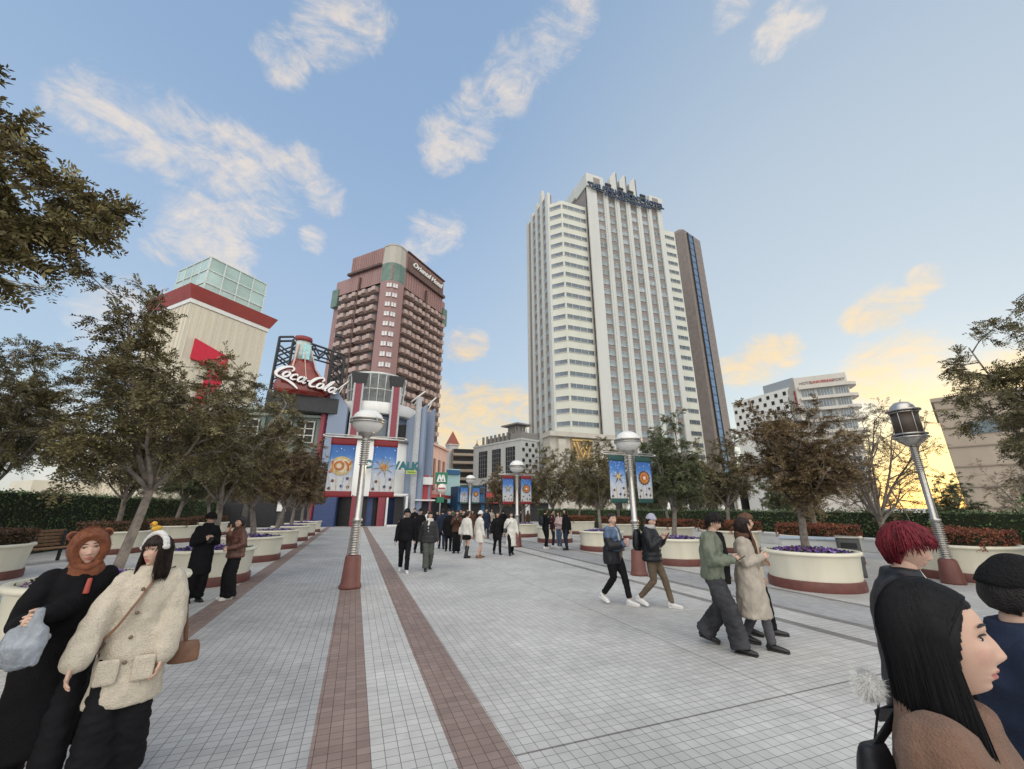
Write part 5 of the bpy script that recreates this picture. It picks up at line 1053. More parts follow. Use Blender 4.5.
def strands(mb, M, n, a0, a1, zend, r1=(0.10, 0.11), tf=None, rad=0.0014, seed=0, part=None):
    """combed strands: from the parting over the crown, then hanging down to zend between angles a0..a1 (0 = face)"""
    g = np.random.default_rng(seed)
    for s in range(n):
        a = R(g.uniform(a0, a1)); jit = g.uniform(0, 0.005); ph = g.uniform(0, 6); ze = zend + g.normal(0, 0.018); pts = []
        en = Vector((math.sin(a), math.cos(a), 0.12)).normalized(); st = Vector((0.04 * g.normal(), 0.35 * math.cos(a) + 0.12 * g.normal(), 1)).normalized() if part is None else Vector((0.03 * g.normal(), g.uniform(*part), 1)).normalized()
        for i in range(7):
            u = st.lerp(en, i / 6).normalized(); v = head_shape(np.array([u]))[0]; k = max(float(tf(np.array([u]))[0]), 0.010) if tf else 0.016
            pts.append(tuple(Vector(v) + u * (k + 0.0006 + jit * 0.5)))
        p0 = Vector(pts[-1]); rr0 = math.hypot(p0.x / 0.9, p0.y)
        for i in range(1, 8):
            t = i / 7; rx = abs(0.090 * (1 - t) + r1[0] * t) + jit + 0.003 * math.sin(5 * t + ph); ry = 0.106 * (1 - t) + r1[1] * t + jit + 0.003 * math.sin(4 * t + ph); aa = a + 0.05 * math.sin(3 * t + ph)
            b = Vector((math.sin(aa) * rx, math.cos(aa) * ry, p0.z + (ze - p0.z) * t)); w = min(1, t * 2.5); pts.append(tuple(Vector((p0.x, p0.y, b.z)).lerp(b, w)))
        mb.tube(pts, [rad * f for f in (0.5, 0.9, 1, 1, 1, 1, 1, 1, 1, 1, 1, 0.9, 0.7, 0.4)], 3, 0, M, caps=False)
def tufts(mb, M, n, lo=(0.012, 0.028), front=0.34, nape=-0.6, seed=0, w=0.008):
    """short layered locks growing from the whorl, uneven at the ends"""
    g = np.random.default_rng(seed)
    for s in range(n):
        a = g.uniform(0, 2 * math.pi); c = math.cos(a); zl = front * max(0, c) + (0.0 if abs(c) < 0.3 else 0) + nape * max(0, -c) + g.normal() * 0.14; f0 = g.uniform(0.0, 0.5)
        st = Vector((0.2 * g.normal(), -0.35 + 0.2 * g.normal(), 1)).normalized(); en = Vector((math.sin(a), c, zl)).normalized(); lift = g.uniform(*lo); tw = 0.12 * g.normal(); pts = []
        for i in range(6):
            t = f0 + (1 - f0) * i / 5; u = st.lerp(en, t); u = Vector((u.x + tw * t * u.y, u.y - tw * t * u.x, u.z)).normalized(); v = head_shape(np.array([u]))[0]; pts.append(tuple(Vector(v) + u * (lift * (0.6 + 0.4 * t) + (0.006 if i == 5 else 0))))
        mb.tube(pts, [(w * .5, .002), (w * .9, .003), (w, .003), (w * .9, .003), (w * .6, .002), (.001, .001)], 4, 0, M, caps=False)
def add_hand(mb, w, d, side_v, s=1.0, curl=0.5, seg=7, thumb=1, mi=0):
    """palm, four bent fingers of different length and a thumb leaving the side of the palm; w wrist, d pointing direction, side_v towards the thumb"""
    w = Vector(w); d = Vector(d).normalized(); t = Vector(side_v); t = (t - d * t.dot(d)).normalized(); n = d.cross(t)   # n: back of hand
    L_ = 0.085 * s; mb.tube([w - d * 0.02 * s, w + d * 0.025 * s, w + d * L_ * 0.95], [(0.026 * s, 0.021 * s), (0.033 * s, 0.017 * s), (0.039 * s, 0.013 * s)], 10, mi, up=tuple(t))
    for i, (off, ln) in enumerate(((0.029, 0.068), (0.010, 0.076), (-0.010, 0.071), (-0.028, 0.056))):
        p = w + d * (L_ * (0.93 if i in (1, 2) else 0.88)) + t * off * s; pts = [p - d * 0.02 * s, p]; ang = 0.0; dd = d
        for q, fr in enumerate((0.45, 0.32, 0.23)):
            ang += curl * (0.7, 0.9, 0.6)[q]; dd = d * math.cos(ang) - n * math.sin(ang) * thumb; p = p + dd * ln * fr * s; pts.append(p)
        mb.tube(pts, [0.0095 * s, 0.0095 * s, 0.0088 * s, 0.008 * s, 0.0062 * s], seg, mi)
    p = w + d * 0.02 * s + t * 0.026 * s; mb.tube([p, p + (d * 0.7 + t * 0.75) .normalized() * 0.034 * s, p + (d * 0.7 + t * 0.75).normalized() * 0.034 * s + (d * 0.95 + t * 0.15 - n * 0.3 * curl * thumb).normalized() * 0.028 * s, p + (d * 0.7 + t * 0.75).normalized() * 0.034 * s + (d * 0.95 + t * 0.1 - n * 0.5 * curl * thumb).normalized() * 0.05 * s], [0.0125 * s, 0.0115 * s, 0.0098 * s, 0.0075 * s], seg, mi)
def ik(a, c, l1, l2, hint):
    a, c = Vector(a), Vector(c); v = c - a; d = min(v.length, (l1 + l2) * 0.995); v.normalize(); c = a + v * d
    x = (l1 * l1 - l2 * l2 + d * d) / (2 * d); h = math.sqrt(max(l1 * l1 - x * x, 0)); hv = Vector(hint); hv = (hv - v * hv.dot(v)).normalized(); return a + v * x + hv * h, c
GROUP_CROWD = 'people walking on the plaza'
class Person:
    """pose in local metres for a 1.7 m figure facing +Y; az = compass heading from the walkway axis"""
    def __init__(s, label, loc, az, h=1.65, vox=0.02, stride=0.0, swap=False, feet=None, hands=None, lean=0.0, yaw=0.0, pitch=0.0, roll=0.0, skin=True, legs_bare=None, group=GROUP_CROWD, curl=0.45, thumb_up=False, hand_dir=None, elbow=0.55):
        s.k = h / 1.7; s.vox = vox / s.k; s.e = empty('person', (loc[0], loc[1], 0), -R(az), label, 'person', group); s.e.scale = (s.k,) * 3
        s.Mw = Matrix.Translation((loc[0], loc[1], 0)) @ Matrix.Rotation(-R(az), 4, 'Z') @ Matrix.Scale(s.k, 4); inv = s.Mw.inverted()
        f = 1 if swap else -1; s.lean = lean; dy = lambda z: lean * max(z - 0.9, 0)
        ft = feet or {'L': (-0.085, -f * -stride, 0.09 + (0.07 if (f * stride) > 0.12 else 0)), 'R': (0.085, -f * stride, 0.09 + (0.07 if (-f * stride) < -0.12 and f > 0 else 0))}
        if feet is None and stride:
            front = 'R' if swap else 'L'; rear = 'L' if swap else 'R'; sx = {'L': -0.085, 'R': 0.085}
            ft = {front: (sx[front], stride, 0.09), rear: (sx[rear], -stride * 1.05, 0.09 + 0.07 * min(1, stride / 0.25) ** 2)}
        s.ft = {k: Vector(v) for k, v in ft.items()}; drop = 0.05 * (stride / 0.3) ** 2; s.drop = drop
        s.hip = {'L': Vector((-0.09, 0, 0.912 - drop)), 'R': Vector((0.09, 0, 0.912 - drop))}; s.knee = {}
        for q in 'LR': s.knee[q], s.ft[q] = ik(s.hip[q], s.ft[q], 0.418, 0.410, (0.0, 1, 0.05))
        s.sh = {'L': Vector((-0.175, -0.01 + dy(1.38), 1.375 - drop)), 'R': Vector((0.175, -0.01 + dy(1.38), 1.375 - drop))}
        hd = hands or {}; s.el = {}; s.wr = {}
        for q, sx in (('L', -1), ('R', 1)):
            t = hd.get(q)
            if t is None: t = (sx * 0.27, dy(1.0) + (0.06 if not stride else (0.20 * (stride / 0.3) * (-1 if s.ft[q].y > 0 else 1))), 0.83 - drop)
            elif isinstance(t, Vector): t = inv @ t
            s.el[q], s.wr[q] = ik(s.sh[q], t, 0.29, 0.26, (sx * elbow, -0.8, -0.35))
        s.hc = Vector((0, 0.025 + dy(1.58) + 0.02 * (pitch > 10), 1.585 - drop)); s.HM = Matrix.Translation(s.hc) @ Euler((-R(pitch), R(roll), R(-yaw)), 'XYZ').to_matrix().to_4x4()
        s.HM = Matrix.Translation(s.hc) @ Matrix.Rotation(R(-yaw), 4, 'Z') @ Matrix.Rotation(R(roll), 4, 'Y') @ Matrix.Rotation(-R(pitch), 4, 'X')
        # body: one fused surface, then head and hands grown onto it
        b = MB(); b.ring_loft([(0, 0, 0.86 - drop, 0.13, 0.09), (0, 0, 0.95 - drop, 0.15, 0.10), (0, dy(1.1), 1.08 - drop, 0.12, 0.085), (0, dy(1.25), 1.25 - drop, 0.15, 0.095), (0, dy(1.38), 1.38 - drop, 0.13, 0.075), (0, dy(1.43), 1.43 - drop, 0.06, 0.055)], 16)
        b.tube([(0, dy(1.40) - 0.01, 1.38 - drop), tuple(s.hc + Vector((0, -0.02, -0.075)))], [0.062, 0.054], 12)
        for q in 'LR':
            b.tube([s.hip[q], s.hip[q].lerp(s.knee[q], 0.5), s.knee[q], s.knee[q].lerp(s.ft[q], 0.35), s.ft[q]], [0.078, 0.066, 0.05, 0.052, 0.034], 10)
            b.tube([s.sh[q], s.el[q], s.wr[q]], [0.045, 0.036, 0.024], 8)
        me = soft(b, max(s.vox * 0.8, 0.013), 3); B_ = MB(); B_.add([tuple(v.co) for v in me.vertices], [tuple(p.vertices) for p in me.polygons], 0, True); bpy.data.meshes.remove(me)
        near = vox < 0.016; add_head(B_, s.HM, 96 if near else 40, 72 if near else 30, vox < 0.019)
        for q, sx in (('L', -1), ('R', 1)):
            d = (s.wr[q] - s.el[q]).normalized(); tv = Vector((0, 1, 0.2)) if abs(d.z) > 0.6 else Vector((-sx * 0.3, 0.1, 1.0)); th_ = sx
            if hand_dir and q in hand_dir: d, tv = Vector(hand_dir[q][0]), Vector(hand_dir[q][1])
            add_hand(B_, s.wr[q], d, tv, 1.0, curl, 7 if vox < 0.02 else 5, th_)
        B_.build('body', [skinM, lipM, lashM, eyeM, blushM], s.e)
    def P(s, v): return s.Mw @ Vector(v)                            # local -> world
    def wear(s, name, mb, m, disp=0.006, dsize=0.09, smooth=3, vox=None, twist=(1, 1, 0.6)):
        me = soft(mb, vox or s.vox, smooth, disp, dsize, twist=twist); return link(name, me, m, s.e)
    def trousers(s, m, r=(0.092, 0.07, 0.06), hem=0.05, name='trousers', disp=0.014):
        b = MB(); d = s.drop; b.ring_loft([(0, 0, 0.82 - d, 0.12, 0.10), (0, -0.005, 0.90 - d, 0.165, 0.118), (0, 0, 1.02 - d, 0.145, 0.105)], 18)
        for q in 'LR':
            k, f = s.knee[q], s.ft[q]; dn = (f - k).normalized(); end = f + dn * (0.09 - hem - 0.02)
            b.tube([s.hip[q] + Vector((0, 0, 0.02)), s.hip[q].lerp(k, 0.5), k, k.lerp(end, 0.5), end], [r[0] * 1.06, r[0], r[1], (r[1] + r[2]) / 2, r[2]], 14, caps=False)
        return s.wear(name, b, m, min(disp, r[2] * 0.13), 0.07, 3, twist=(0.8, 0.8, 1.5))
    def shoes(s, m, boot=0.0):
        for q, sx in (('L', -1), ('R', 1)):
            f = s.ft[q]; up = f.z - 0.09; pit = -min(up * 5.0, 0.7); mb = MB(); M = Matrix.Translation(f) @ Matrix.Rotation(pit, 4, 'X') @ Matrix.Rotation(R(-8) * sx, 4, 'Z')
            mb.tube([(0, -0.045, -0.048), (0, 0.02, -0.045), (0, 0.10, -0.055), (0, 0.175, -0.062)], [(0.036, 0.038), (0.042, 0.042), (0.043, 0.034), (0.032, 0.024)], 12, 0, M, up=(1, 0, 0)); mb.tube([(0, -0.02, -0.05), (0, -0.015, 0.015 + boot)], [0.042, 0.045 + boot * 0.04], 12, 0, M, caps=False)
            mb.box((0, 0.065, -0.081), (0.082, 0.255, 0.018), 0, M, bev=0.006); mb.build('shoe', m, s.e)
    def coat(s, m, hem=0.78, w=1.0, d=1.0, flare=1.0, sl=(0.068, 0.06, 0.05), collar=0.075, ctop=1.475, name='coat', disp=0.013, dsize=0.085, cuff=0.0, sw=0.0, puff=0, vox=None, shw=1.0):
        b = MB(); dr = s.drop; dy = lambda z: s.lean * max(z - 0.9, 0); Z_ = [(hem, 0.185 * w * flare, 0.135 * d * flare), (max(hem + 0.02, 0.93), 0.178 * w * (1 + (flare - 1) * 0.4), 0.13 * d * (1 + (flare - 1) * 0.4)), (1.10, 0.165 * w, 0.122 * d), (1.25, 0.19 * w, 0.128 * d), (1.34, 0.188 * w * shw, 0.112 * d), (1.40, 0.145 * w * shw, 0.095 * d), (1.44, max(collar + 0.015, 0.07), max(collar + 0.01, 0.066)), (ctop, collar, collar * 0.95)]
        b.ring_loft([(0, dy(z) + sw * (0.95 - z if z < 0.95 else 0), z - dr, rx, ry) for z, rx, ry in Z_], 28)
        for q, sx in (('L', -1), ('R', 1)):
            e_, w_ = s.el[q], s.wr[q]; end = w_ + (w_ - e_).normalized() * cuff; st = s.sh[q] + Vector((-sx * 0.03, 0, 0.005))
            b.tube([st, s.sh[q].lerp(e_, 0.45), e_, e_.lerp(end, 0.5), end], [sl[0], sl[0] * 0.98, sl[1], (sl[1] + sl[2]) / 2, sl[2]], 14, caps=True)
        if puff:
            for k in range(puff):
                z = hem + 0.04 + (1.36 - hem) * k / puff; f = (1.36 - z); rx = np.interp(z, [q[0] for q in Z_], [q[1] for q in Z_]); ry = np.interp(z, [q[0] for q in Z_], [q[2] for q in Z_])
                b.ring_loft([(0, dy(z), z - dr - 0.028, rx, ry), (0, dy(z), z - dr - 0.012, rx + 0.012, ry + 0.012), (0, dy(z), z - dr + 0.012, rx + 0.012, ry + 0.012), (0, dy(z), z - dr + 0.028, rx, ry)], 24)
        return s.wear(name, b, m, disp, dsize, 3 if not puff else 2, vox)
    def front_panel(s, m, z0, z1, w=0.07, y=0.02, name='shirt'):
        dy = lambda z: s.lean * max(z - 0.9, 0); b = MB(); b.ring_loft([(0, dy(z) + y + (0.02 if z < 1.3 else 0.0), z - s.drop, w * f, 0.125 * g) for z, f, g in ((z0, 1.0, 0.98), ((z0 + z1) / 2, 1.05, 1.0), (z1 - 0.08, 0.85, 0.85), (z1, 0.6, 0.6))], 20); return s.wear(name, b, m, 0.005, 0.06)
    def skirt(s, m, z0, z1=1.0, r0=0.2, name='skirt'):
        b = MB(); b.ring_loft([(0, 0, z0 - s.drop, r0, r0 * 0.8), (0, 0, (z0 + z1) / 2 - s.drop, (r0 + 0.165) / 2, 0.14), (0, 0, z1 - s.drop, 0.15, 0.11)], 24); return s.wear(name, b, m, 0.01, 0.08)
    def hair(s, m, style='short', **kw):
        mb = MB(); V, F = shell(hair_t(**{k: v for k, v in kw.items() if k in ('fringe', 'side', 'th', 'nape')}), 64 if s.vox < 0.016 else 40, 40 if s.vox < 0.016 else 26, kw.get('wob', 0.006), kw.get('seed', 1.0)); mb.add([tuple(v) for v in V], F, 0, True, s.HM)
        if style in ('bob', 'long'):
            z1 = {'bob': -0.17, 'long': -0.33}[style]; curtain(mb, kw.get('a0', 62), kw.get('a1', 298), 0.03, kw.get('z1', z1), r1=(0.098, 0.108 if style == 'bob' else 0.118), M=s.HM, seed=kw.get('seed', 1.0))
            if s.vox < 0.017: strands(mb, s.HM, 700, kw.get('a0', 62) - 6, kw.get('a1', 298) + 6, kw.get('z1', z1), (0.101, 0.112), rad=0.0016, seed=int(kw.get('seed', 1)))
            if s.vox < 0.017: tufts(mb, s.HM, 160, (0.016, 0.022), kw.get('fringe', 0.4) - 0.06, 0.2, 3, 0.006)
        elif style == 'short' and s.vox < 0.021: tufts(mb, s.HM, 260, (0.012, 0.012 + kw.get('th', 0.016)), kw.get('fringe', 0.4) - 0.08, -0.7, int(kw.get('seed', 1)))
        if style == 'bun': mb.ball((0, -0.10, 0.07), 0.045, 12, 8, 0, s.HM)
        return mb.build('hair', m, s.e)
    def beanie(s, m, low=0.28, th=0.018, name='hat', brim=False, ears=None):
        mb = MB(); V, F = shell(lambda u: -0.012 + (th + 0.012) * sstep(low - 0.05, low + 0.02, u[:, 2] + 0.08 * u[:, 1] * -1) + 0.012 * sstep(0.7, 1.0, u[:, 2]), 40, 30, 0.002, 3.0); mb.add([tuple(v) for v in V], F, 0, True, s.HM)
        if brim: mb.tube([(0, 0.08, 0.055), (0, 0.12, 0.052), (0, 0.165, 0.042)], [(0.07, 0.008), (0.072, 0.007), (0.05, 0.006)], 14, 0, s.HM, up=(1, 0, 0))
        return mb.build(name, m, s.e)
    def scarf(s, m, r=0.085, th=0.038, name='scarf', tails=0):
        mb = MB(); c = Vector((0, s.lean * 0.5 + 0.01, 1.45 - s.drop)); mb.tube([c + Vector((r * math.sin(a), r * 0.95 * math.cos(a), 0.012 * math.sin(2 * a))) for a in [2 * math.pi * i / 16 for i in range(17)]], th, 10, caps=False)
        mb.tube([c + Vector((r * 0.9 * math.sin(a + 0.4), r * math.cos(a + 0.4), 0.035 + 0.01 * math.cos(3 * a))) for a in [2 * math.pi * i / 16 for i in range(17)]], th * 0.8, 10, caps=False)
        for k in range(tails): mb.tube([c + Vector((0.03 - 0.06 * k, r + 0.02, -0.02)), c + Vector((0.05 - 0.09 * k, r + 0.05, -0.15)), c + Vector((0.04 - 0.09 * k, r + 0.05, -0.32 + 0.05 * k))], [(0.035, 0.018), (0.04, 0.016), (0.042, 0.012)], 8, up=(1, 0, 0))
        return s.wear(name, mb, m, 0.006, 0.05, 2, max(s.vox * 0.7, 0.011))
def phone(loc, rot, label):
    o = MB().box((0, 0, 0), (0.072, 0.15, 0.009), 0, bev=0.004).box((0, 0, 0.005), (0.066, 0.14, 0.001), 1).build('mobile_phone', [M_black, mat('phone_screen', (0.02, 0.02, 0.025), 0.1, spec=0.6)], None, loc); o.rotation_euler = rot; tag(o, label, 'phone'); return o
def backpack(p, label, m, dy=-0.2, z=1.18):
    mb = MB(); mb.ring_loft([(0, dy, z - 0.2, 0.12, 0.07), (0, dy - 0.01, z - 0.1, 0.15, 0.095), (0, dy, z + 0.1, 0.14, 0.085), (0, dy + 0.01, z + 0.2, 0.1, 0.055)], 20)
    me = soft(mb, 0.02, 2, 0.006, 0.08); mb2 = MB().add([tuple(v.co) for v in me.vertices], [tuple(q.vertices) for q in me.polygons], 0, True)
    for sx in (-1, 1): mb2.tube([(sx * 0.1, dy + 0.03, z + 0.2), (sx * 0.125, -0.02, 1.435), (sx * 0.13, 0.13, 1.3), (sx * 0.14, 0.06, 1.1), (sx * 0.12, dy + 0.05, z - 0.15)], [(0.022, 0.008)] * 5, 8, up=(1, 0, 0))
    o = mb2.build('backpack', m); o.matrix_world = p.Mw; tag(o, label, 'backpack'); return o
def bag(name, loc, dims, m, label, strap=None, rz=0.0, cat='bag'):
    mb = MB(); w, d, h = dims; mb.ring_loft([(0, 0, -h / 2, w * 0.46, d * 0.4), (0, 0, -h * 0.3, w * 0.5, d * 0.5), (0, 0, h * 0.25, w * 0.46, d * 0.42), (0, 0, h / 2, w * 0.4, d * 0.25)], 20); me = soft(mb, min(dims) / 7, 2, 0.004, 0.06)
    e = link(name, me, m, None, loc, rz); tag(e, label, cat)
    if strap: inv = (Matrix.Translation(loc) @ Matrix.Rotation(rz, 4, 'Z')).inverted(); MB().tube([inv @ Vector(q) for q in strap], [(0.014, 0.004)] * len(strap), 8, up=(1, 0, 0)).build('strap', m, e)
    return e

# ---- the two women in front on the cream tower side
bp0 = W(86, 558, 4.35)
bear = Person('woman in a brown bear eared hood and long black cloak holding a clear bag', (bp0.x, bp0.y), 154, 1.60, 0.014, stride=0.2, hands={'R': W(25, 622, 4.02), 'L': W(44, 616, 4.02)}, yaw=-4, roll=6, pitch=0, curl=1.0, group=None, elbow=0.05)
bear.coat(cloth_mat('black_plush', (0.007, 0.0065, 0.008), bump=0.5, bscale=90), 0.32, 1.0, 1.1, 1.30, (0.08, 0.075, 0.055), 0.085, 1.47, 'cloak', 0.014, 0.12, shw=0.86)
bear.trousers(CB, (0.10, 0.09, 0.09)); bear.shoes(SHB)
plush = mat('brown_plush', (0.29, 0.092, 0.038), 0.95, var=0.3, scale=30, bump=1.0, bscale=220, sheen=0.08)
mb = MB(); U, F = sph(72, 48); V = head_shape(U)
opening = ((U[:, 0] / 0.80) ** 2 + ((U[:, 2] + 0.14) / 0.74) ** 2); t = np.where(U[:, 1] > 0.05, -0.012 + 0.056 * sstep(0.72, 1.05, opening), 0.042); t = np.where((U[:, 2] < -0.75) & (U[:, 1] > 0), -0.012, t)
w_ = np.array([mnoise.noise(Vector(u) * 9) * 0.004 + mnoise.noise(Vector(u) * 22) * 0.003 for u in U]); mb.add([tuple(v) for v in V + U * (t + w_ * (t > 0))[:, None]], F, 0, True, bear.HM)
mb.tube([(0.080 * math.sin(a), 0.070 - 0.05 * abs(math.sin(a)) + (0.006 if math.cos(a) < 0 else 0), -0.022 + 0.106 * math.cos(a)) for a in [2 * math.pi * i / 24 for i in range(25)]], 0.024, 10, 0, bear.HM, caps=False)
mb.tube([(0, -0.04, -0.13), (0, -0.03, -0.17)], [0.105, 0.12], 20, 0, bear.HM)
for sx in (-1, 1): mb.ball((sx * 0.093, -0.015, 0.105), (0.036, 0.02, 0.036), 14, 10, 0, bear.HM); mb.ball((sx * 0.095, -0.001, 0.107), (0.022, 0.012, 0.022), 12, 8, 1, bear.HM)
hm_ = mb.build('bear_hood', [plush, mat('plush_ear_inside', (0.10, 0.035, 0.02), 0.95, bump=0.8, bscale=200)], bear.e)
mb = MB()
for k in range(2600):
    i = rng.integers(0, len(U)); 
    if t[i] < 0.02: continue
    p = bear.HM @ Vector((V[i] + U[i] * (t[i] - 0.004) + rng.normal(0, 0.004, 3)).tolist()); d = (bear.HM.to_3x3() @ Vector((U[i] + rng.normal(0, 0.5, 3)).tolist())).normalized(); sd_ = d.orthogonal().normalized() * 0.0018
    mb.add([p - sd_, p + sd_, p + d * 0.016], [(0, 1, 2)], 0)
mb.build('hood_pile', plush, bear.e)
mb = MB(); mb.ball((0.09, 0.183, 1.02), (0.026, 0.008, 0.026), 14, 8); mb.build('badge', mat('badge_white', (0.6, 0.6, 0.62), 0.3), bear.e); MB().ball((0.09, 0.191, 1.018), (0.014, 0.003, 0.014), 12, 6).build('badge_mark', mat('badge_dark', (0.12, 0.14, 0.2), 0.4), bear.e)
MB().tube([(-0.05, 0.125, 1.36), (-0.045, 0.16, 1.27)], [(0.014, 0.006), (0.018, 0.006)], 8, up=(1, 0, 0)).build('lanyard_tag', mat('tag_red', (0.35, 0.06, 0.04), 0.5), bear.e)
plastic = mat('thin_plastic', (0.42, 0.47, 0.53), 0.15, var=0.2, scale=8, trans=0.45, bump=0.6, bscale=30)
hb = (bear.P(bear.wr['R']) + bear.P(bear.wr['L'])) / 2
mb = MB(); c = W(21, 645, 3.96)
mb.ring_loft([(0, 0, -0.12, 0.06, 0.03), (0, 0, -0.10, 0.115, 0.06), (0.005, 0, 0.0, 0.125, 0.07), (0.02, 0, 0.08, 0.09, 0.045), (0.045, 0.0, 0.14, 0.03, 0.022), (0.055, 0, 0.19, 0.018, 0.015)], 24)
me = soft(mb, 0.011, 1, 0.018, 0.05, twist=(1, 1, 0.45)); e = link('plastic_bag', me, plastic, None, (c.x, c.y, c.z), -YAW); tag(e, 'crinkled see-through plastic bag hanging from the hands of the bear hooded woman', 'bag')
MB().box((-0.01, 0, -0.055), (0.12, 0.05, 0.07), bev=0.02).build('contents', CG, e)

bg0 = W(146, 600, 4.15)
bei = Person('woman in a cream fleece coat with a fluffy white headband beside the bear hood', (bg0.x, bg0.y), 168, 1.55, 0.014, stride=0.07, swap=True, hands={'R': W(66, 680, 3.98), 'L': W(158, 678, 4.0)}, yaw=40, pitch=-4, roll=4, group=None)
fleece = mat('cream_fleece', (0.64, 0.57, 0.46), 0.95, var=0.10, scale=16, bump=0.9, bscale=110, sheen=0.1)
bei.coat(fleece, 0.56, 0.96, 1.08, 1.25, (0.082, 0.088, 0.094), 0.08, 1.485, 'fleece_coat', 0.014, 0.085, cuff=-0.04)
mb = MB()
for sx in (-1, 1): mb.box((sx * 0.10, 0.178, 0.80), (0.13, 0.02, 0.16), 0, bev=0.008)
bei.wear('pocket', mb, fleece, 0.003, 0.05, 1, 0.01)
mb = MB()
for z in (1.33, 1.17, 1.01, 0.85): mb.ball((0.015, 0.150 if z > 1.2 else 0.158 if z > 1.1 else 0.168, z - bei.drop), (0.014, 0.008, 0.014), 12, 8)
mb.build('buttons', mat('horn_button', (0.16, 0.11, 0.07), 0.35), bei.e)
bei.trousers(CB, (0.10, 0.105, 0.125), 0.06); bei.shoes(SHT)
bei.hair(HBR, 'bob', fringe=0.36, th=0.02, z1=-0.20, a0=58, a1=302, seed=4.0)
mb = MB()
for a in np.linspace(-78, 78, 13): mb.ball((0.105 * math.sin(R(a)), 0.028, 0.005 + 0.138 * math.cos(R(a))), (0.023, 0.026, 0.022), 12, 8, 0, bei.HM)
bei.wear('headband', mb, mat('white_fluff', (0.74, 0.73, 0.70), 0.95, var=0.05, bump=0.8, bscale=150, sheen=0.4), 0.004, 0.02, 1, 0.007)
yel = mat('yellow_plush', (0.62, 0.36, 0.05), 0.8, var=0.12, scale=20); mb = MB(); mb.ball((0.03, 0.03, 0.178), (0.028, 0.034, 0.026), 14, 10, 0, bei.HM); mb.ball((0.03, 0.055, 0.212), 0.021, 12, 8, 0, bei.HM); mb.tube([(0.03, 0.072, 0.21), (0.03, 0.09, 0.207)], [0.008, 0.005], 8, 1, bei.HM); mb.ball((0.052, 0.02, 0.182), (0.008, 0.022, 0.016), 10, 6, 0, bei.HM); mb.ball((0.008, 0.02, 0.182), (0.008, 0.022, 0.016), 10, 6, 0, bei.HM)
mb.build('chick_ornament', [yel, mat('beak_orange', (0.6, 0.2, 0.03), 0.5)], bei.e)
strapp = [bei.P(q) for q in ((-0.31, -0.09, 0.86), (-0.25, -0.10, 1.2), (-0.12, -0.07, 1.45), (-0.055, 0.10, 1.43), (0.02, 0.165, 1.26), (0.10, 0.172, 1.10), (0.185, 0.13, 0.98), (0.2, 0.0, 0.92))]
bag('shoulder_bag', bei.P((-0.31, -0.09, 0.80)), (0.20, 0.09, 0.14), SHT, 'brown leather shoulder bag behind the arm of the woman in cream fleece', strapp, -R(168))

# ---- behind them: man in a long coat and the eating woman
dk = Person('man in a long black coat looking down at the phone in his hands', gp(192, 602), 150, 1.66, 0.02, hands={'R': (0.07, 0.24, 1.18), 'L': (-0.07, 0.24, 1.18)}, pitch=24, lean=0.06, curl=0.9)
dk.coat(CB, 0.50, 1.0, 1.1, 1.15, (0.074, 0.066, 0.055), 0.085, 1.50, 'long_coat', shw=0.9); dk.trousers(CB, (0.10, 0.09, 0.085)); dk.shoes(SHB); dk.hair(HB, fringe=0.34, th=0.022)
phone(dk.P((0, 0.33, 1.17)), (R(50), 0, -R(150)), 'phone in the hands of the man in the long black coat')
eat = Person('woman in a shiny brown puffer jacket and wide black trousers biting a snack', gp(227, 599), 240, 1.56, 0.02, hands={'R': (0.05, 0.19, 1.37), 'L': (-0.24, 0.22, 1.06)}, pitch=-14, curl=0.9)
eat.coat(mat('brown_nylon', (0.10, 0.040, 0.028), 0.4, var=0.2, scale=7, spec=0.45), 0.84, 1.2, 1.3, 1.0, (0.085, 0.08, 0.055), 0.095, 1.50, 'puffer_jacket', 0.010, 0.07, puff=5); eat.trousers(CB, (0.105, 0.12, 0.13), 0.03); eat.shoes(SHW); eat.hair(HBR, 'plain', fringe=0.4); eat.beanie(CG, 0.38); eat.scarf(CBR, 0.085, 0.035, tails=1)
o = MB().tube([(0, 0, 0), (0, 0.02, 0.06), (0.0, 0.03, 0.11)], [0.018, 0.022, 0.012], 10).build('snack', mat('snack_brown', (0.35, 0.17, 0.07), 0.7), None, eat.P((0.02, 0.20, 1.42))); tag(o, 'brown snack held up to the mouth of the woman in the puffer jacket', 'food')

# ---- walkers across the plaza
den = Person('woman in a blue denim jacket and black leggings carrying a pink cup', gp(617, 604), 158, 1.67, 0.018, stride=0.24, hands={'R': (0.06, 0.27, 1.10), 'L': (-0.02, 0.27, 1.13)}, yaw=20, curl=1.0)
den.coat(DEN, 1.00, 1.18, 1.25, 1.0, (0.085, 0.075, 0.06), 0.07, 1.45, 'denim_jacket', 0.014, 0.06)
b = MB(); b.ring_loft([(0, -0.02, 0.72, 0.215, 0.17), (0, -0.03, 0.85, 0.225, 0.18), (0, -0.02, 1.0, 0.22, 0.17), (0, -0.01, 1.10, 0.18, 0.14)], 24)
for q in 'LR': b.tube([den.sh[q].lerp(den.el[q], 0.6), den.el[q], den.el[q].lerp(den.wr[q], 0.75)], [0.098, 0.095, 0.085], 14)
den.wear('lowered_coat', b, CBP, 0.012, 0.08); den.front_panel(LGT, 1.05, 1.44, 0.055, 0.035); den.trousers(CB, (0.10, 0.070, 0.056), 0.10, 'leggings'); den.shoes(SHW); den.hair(HBR, 'bun', fringe=0.55, th=0.01)
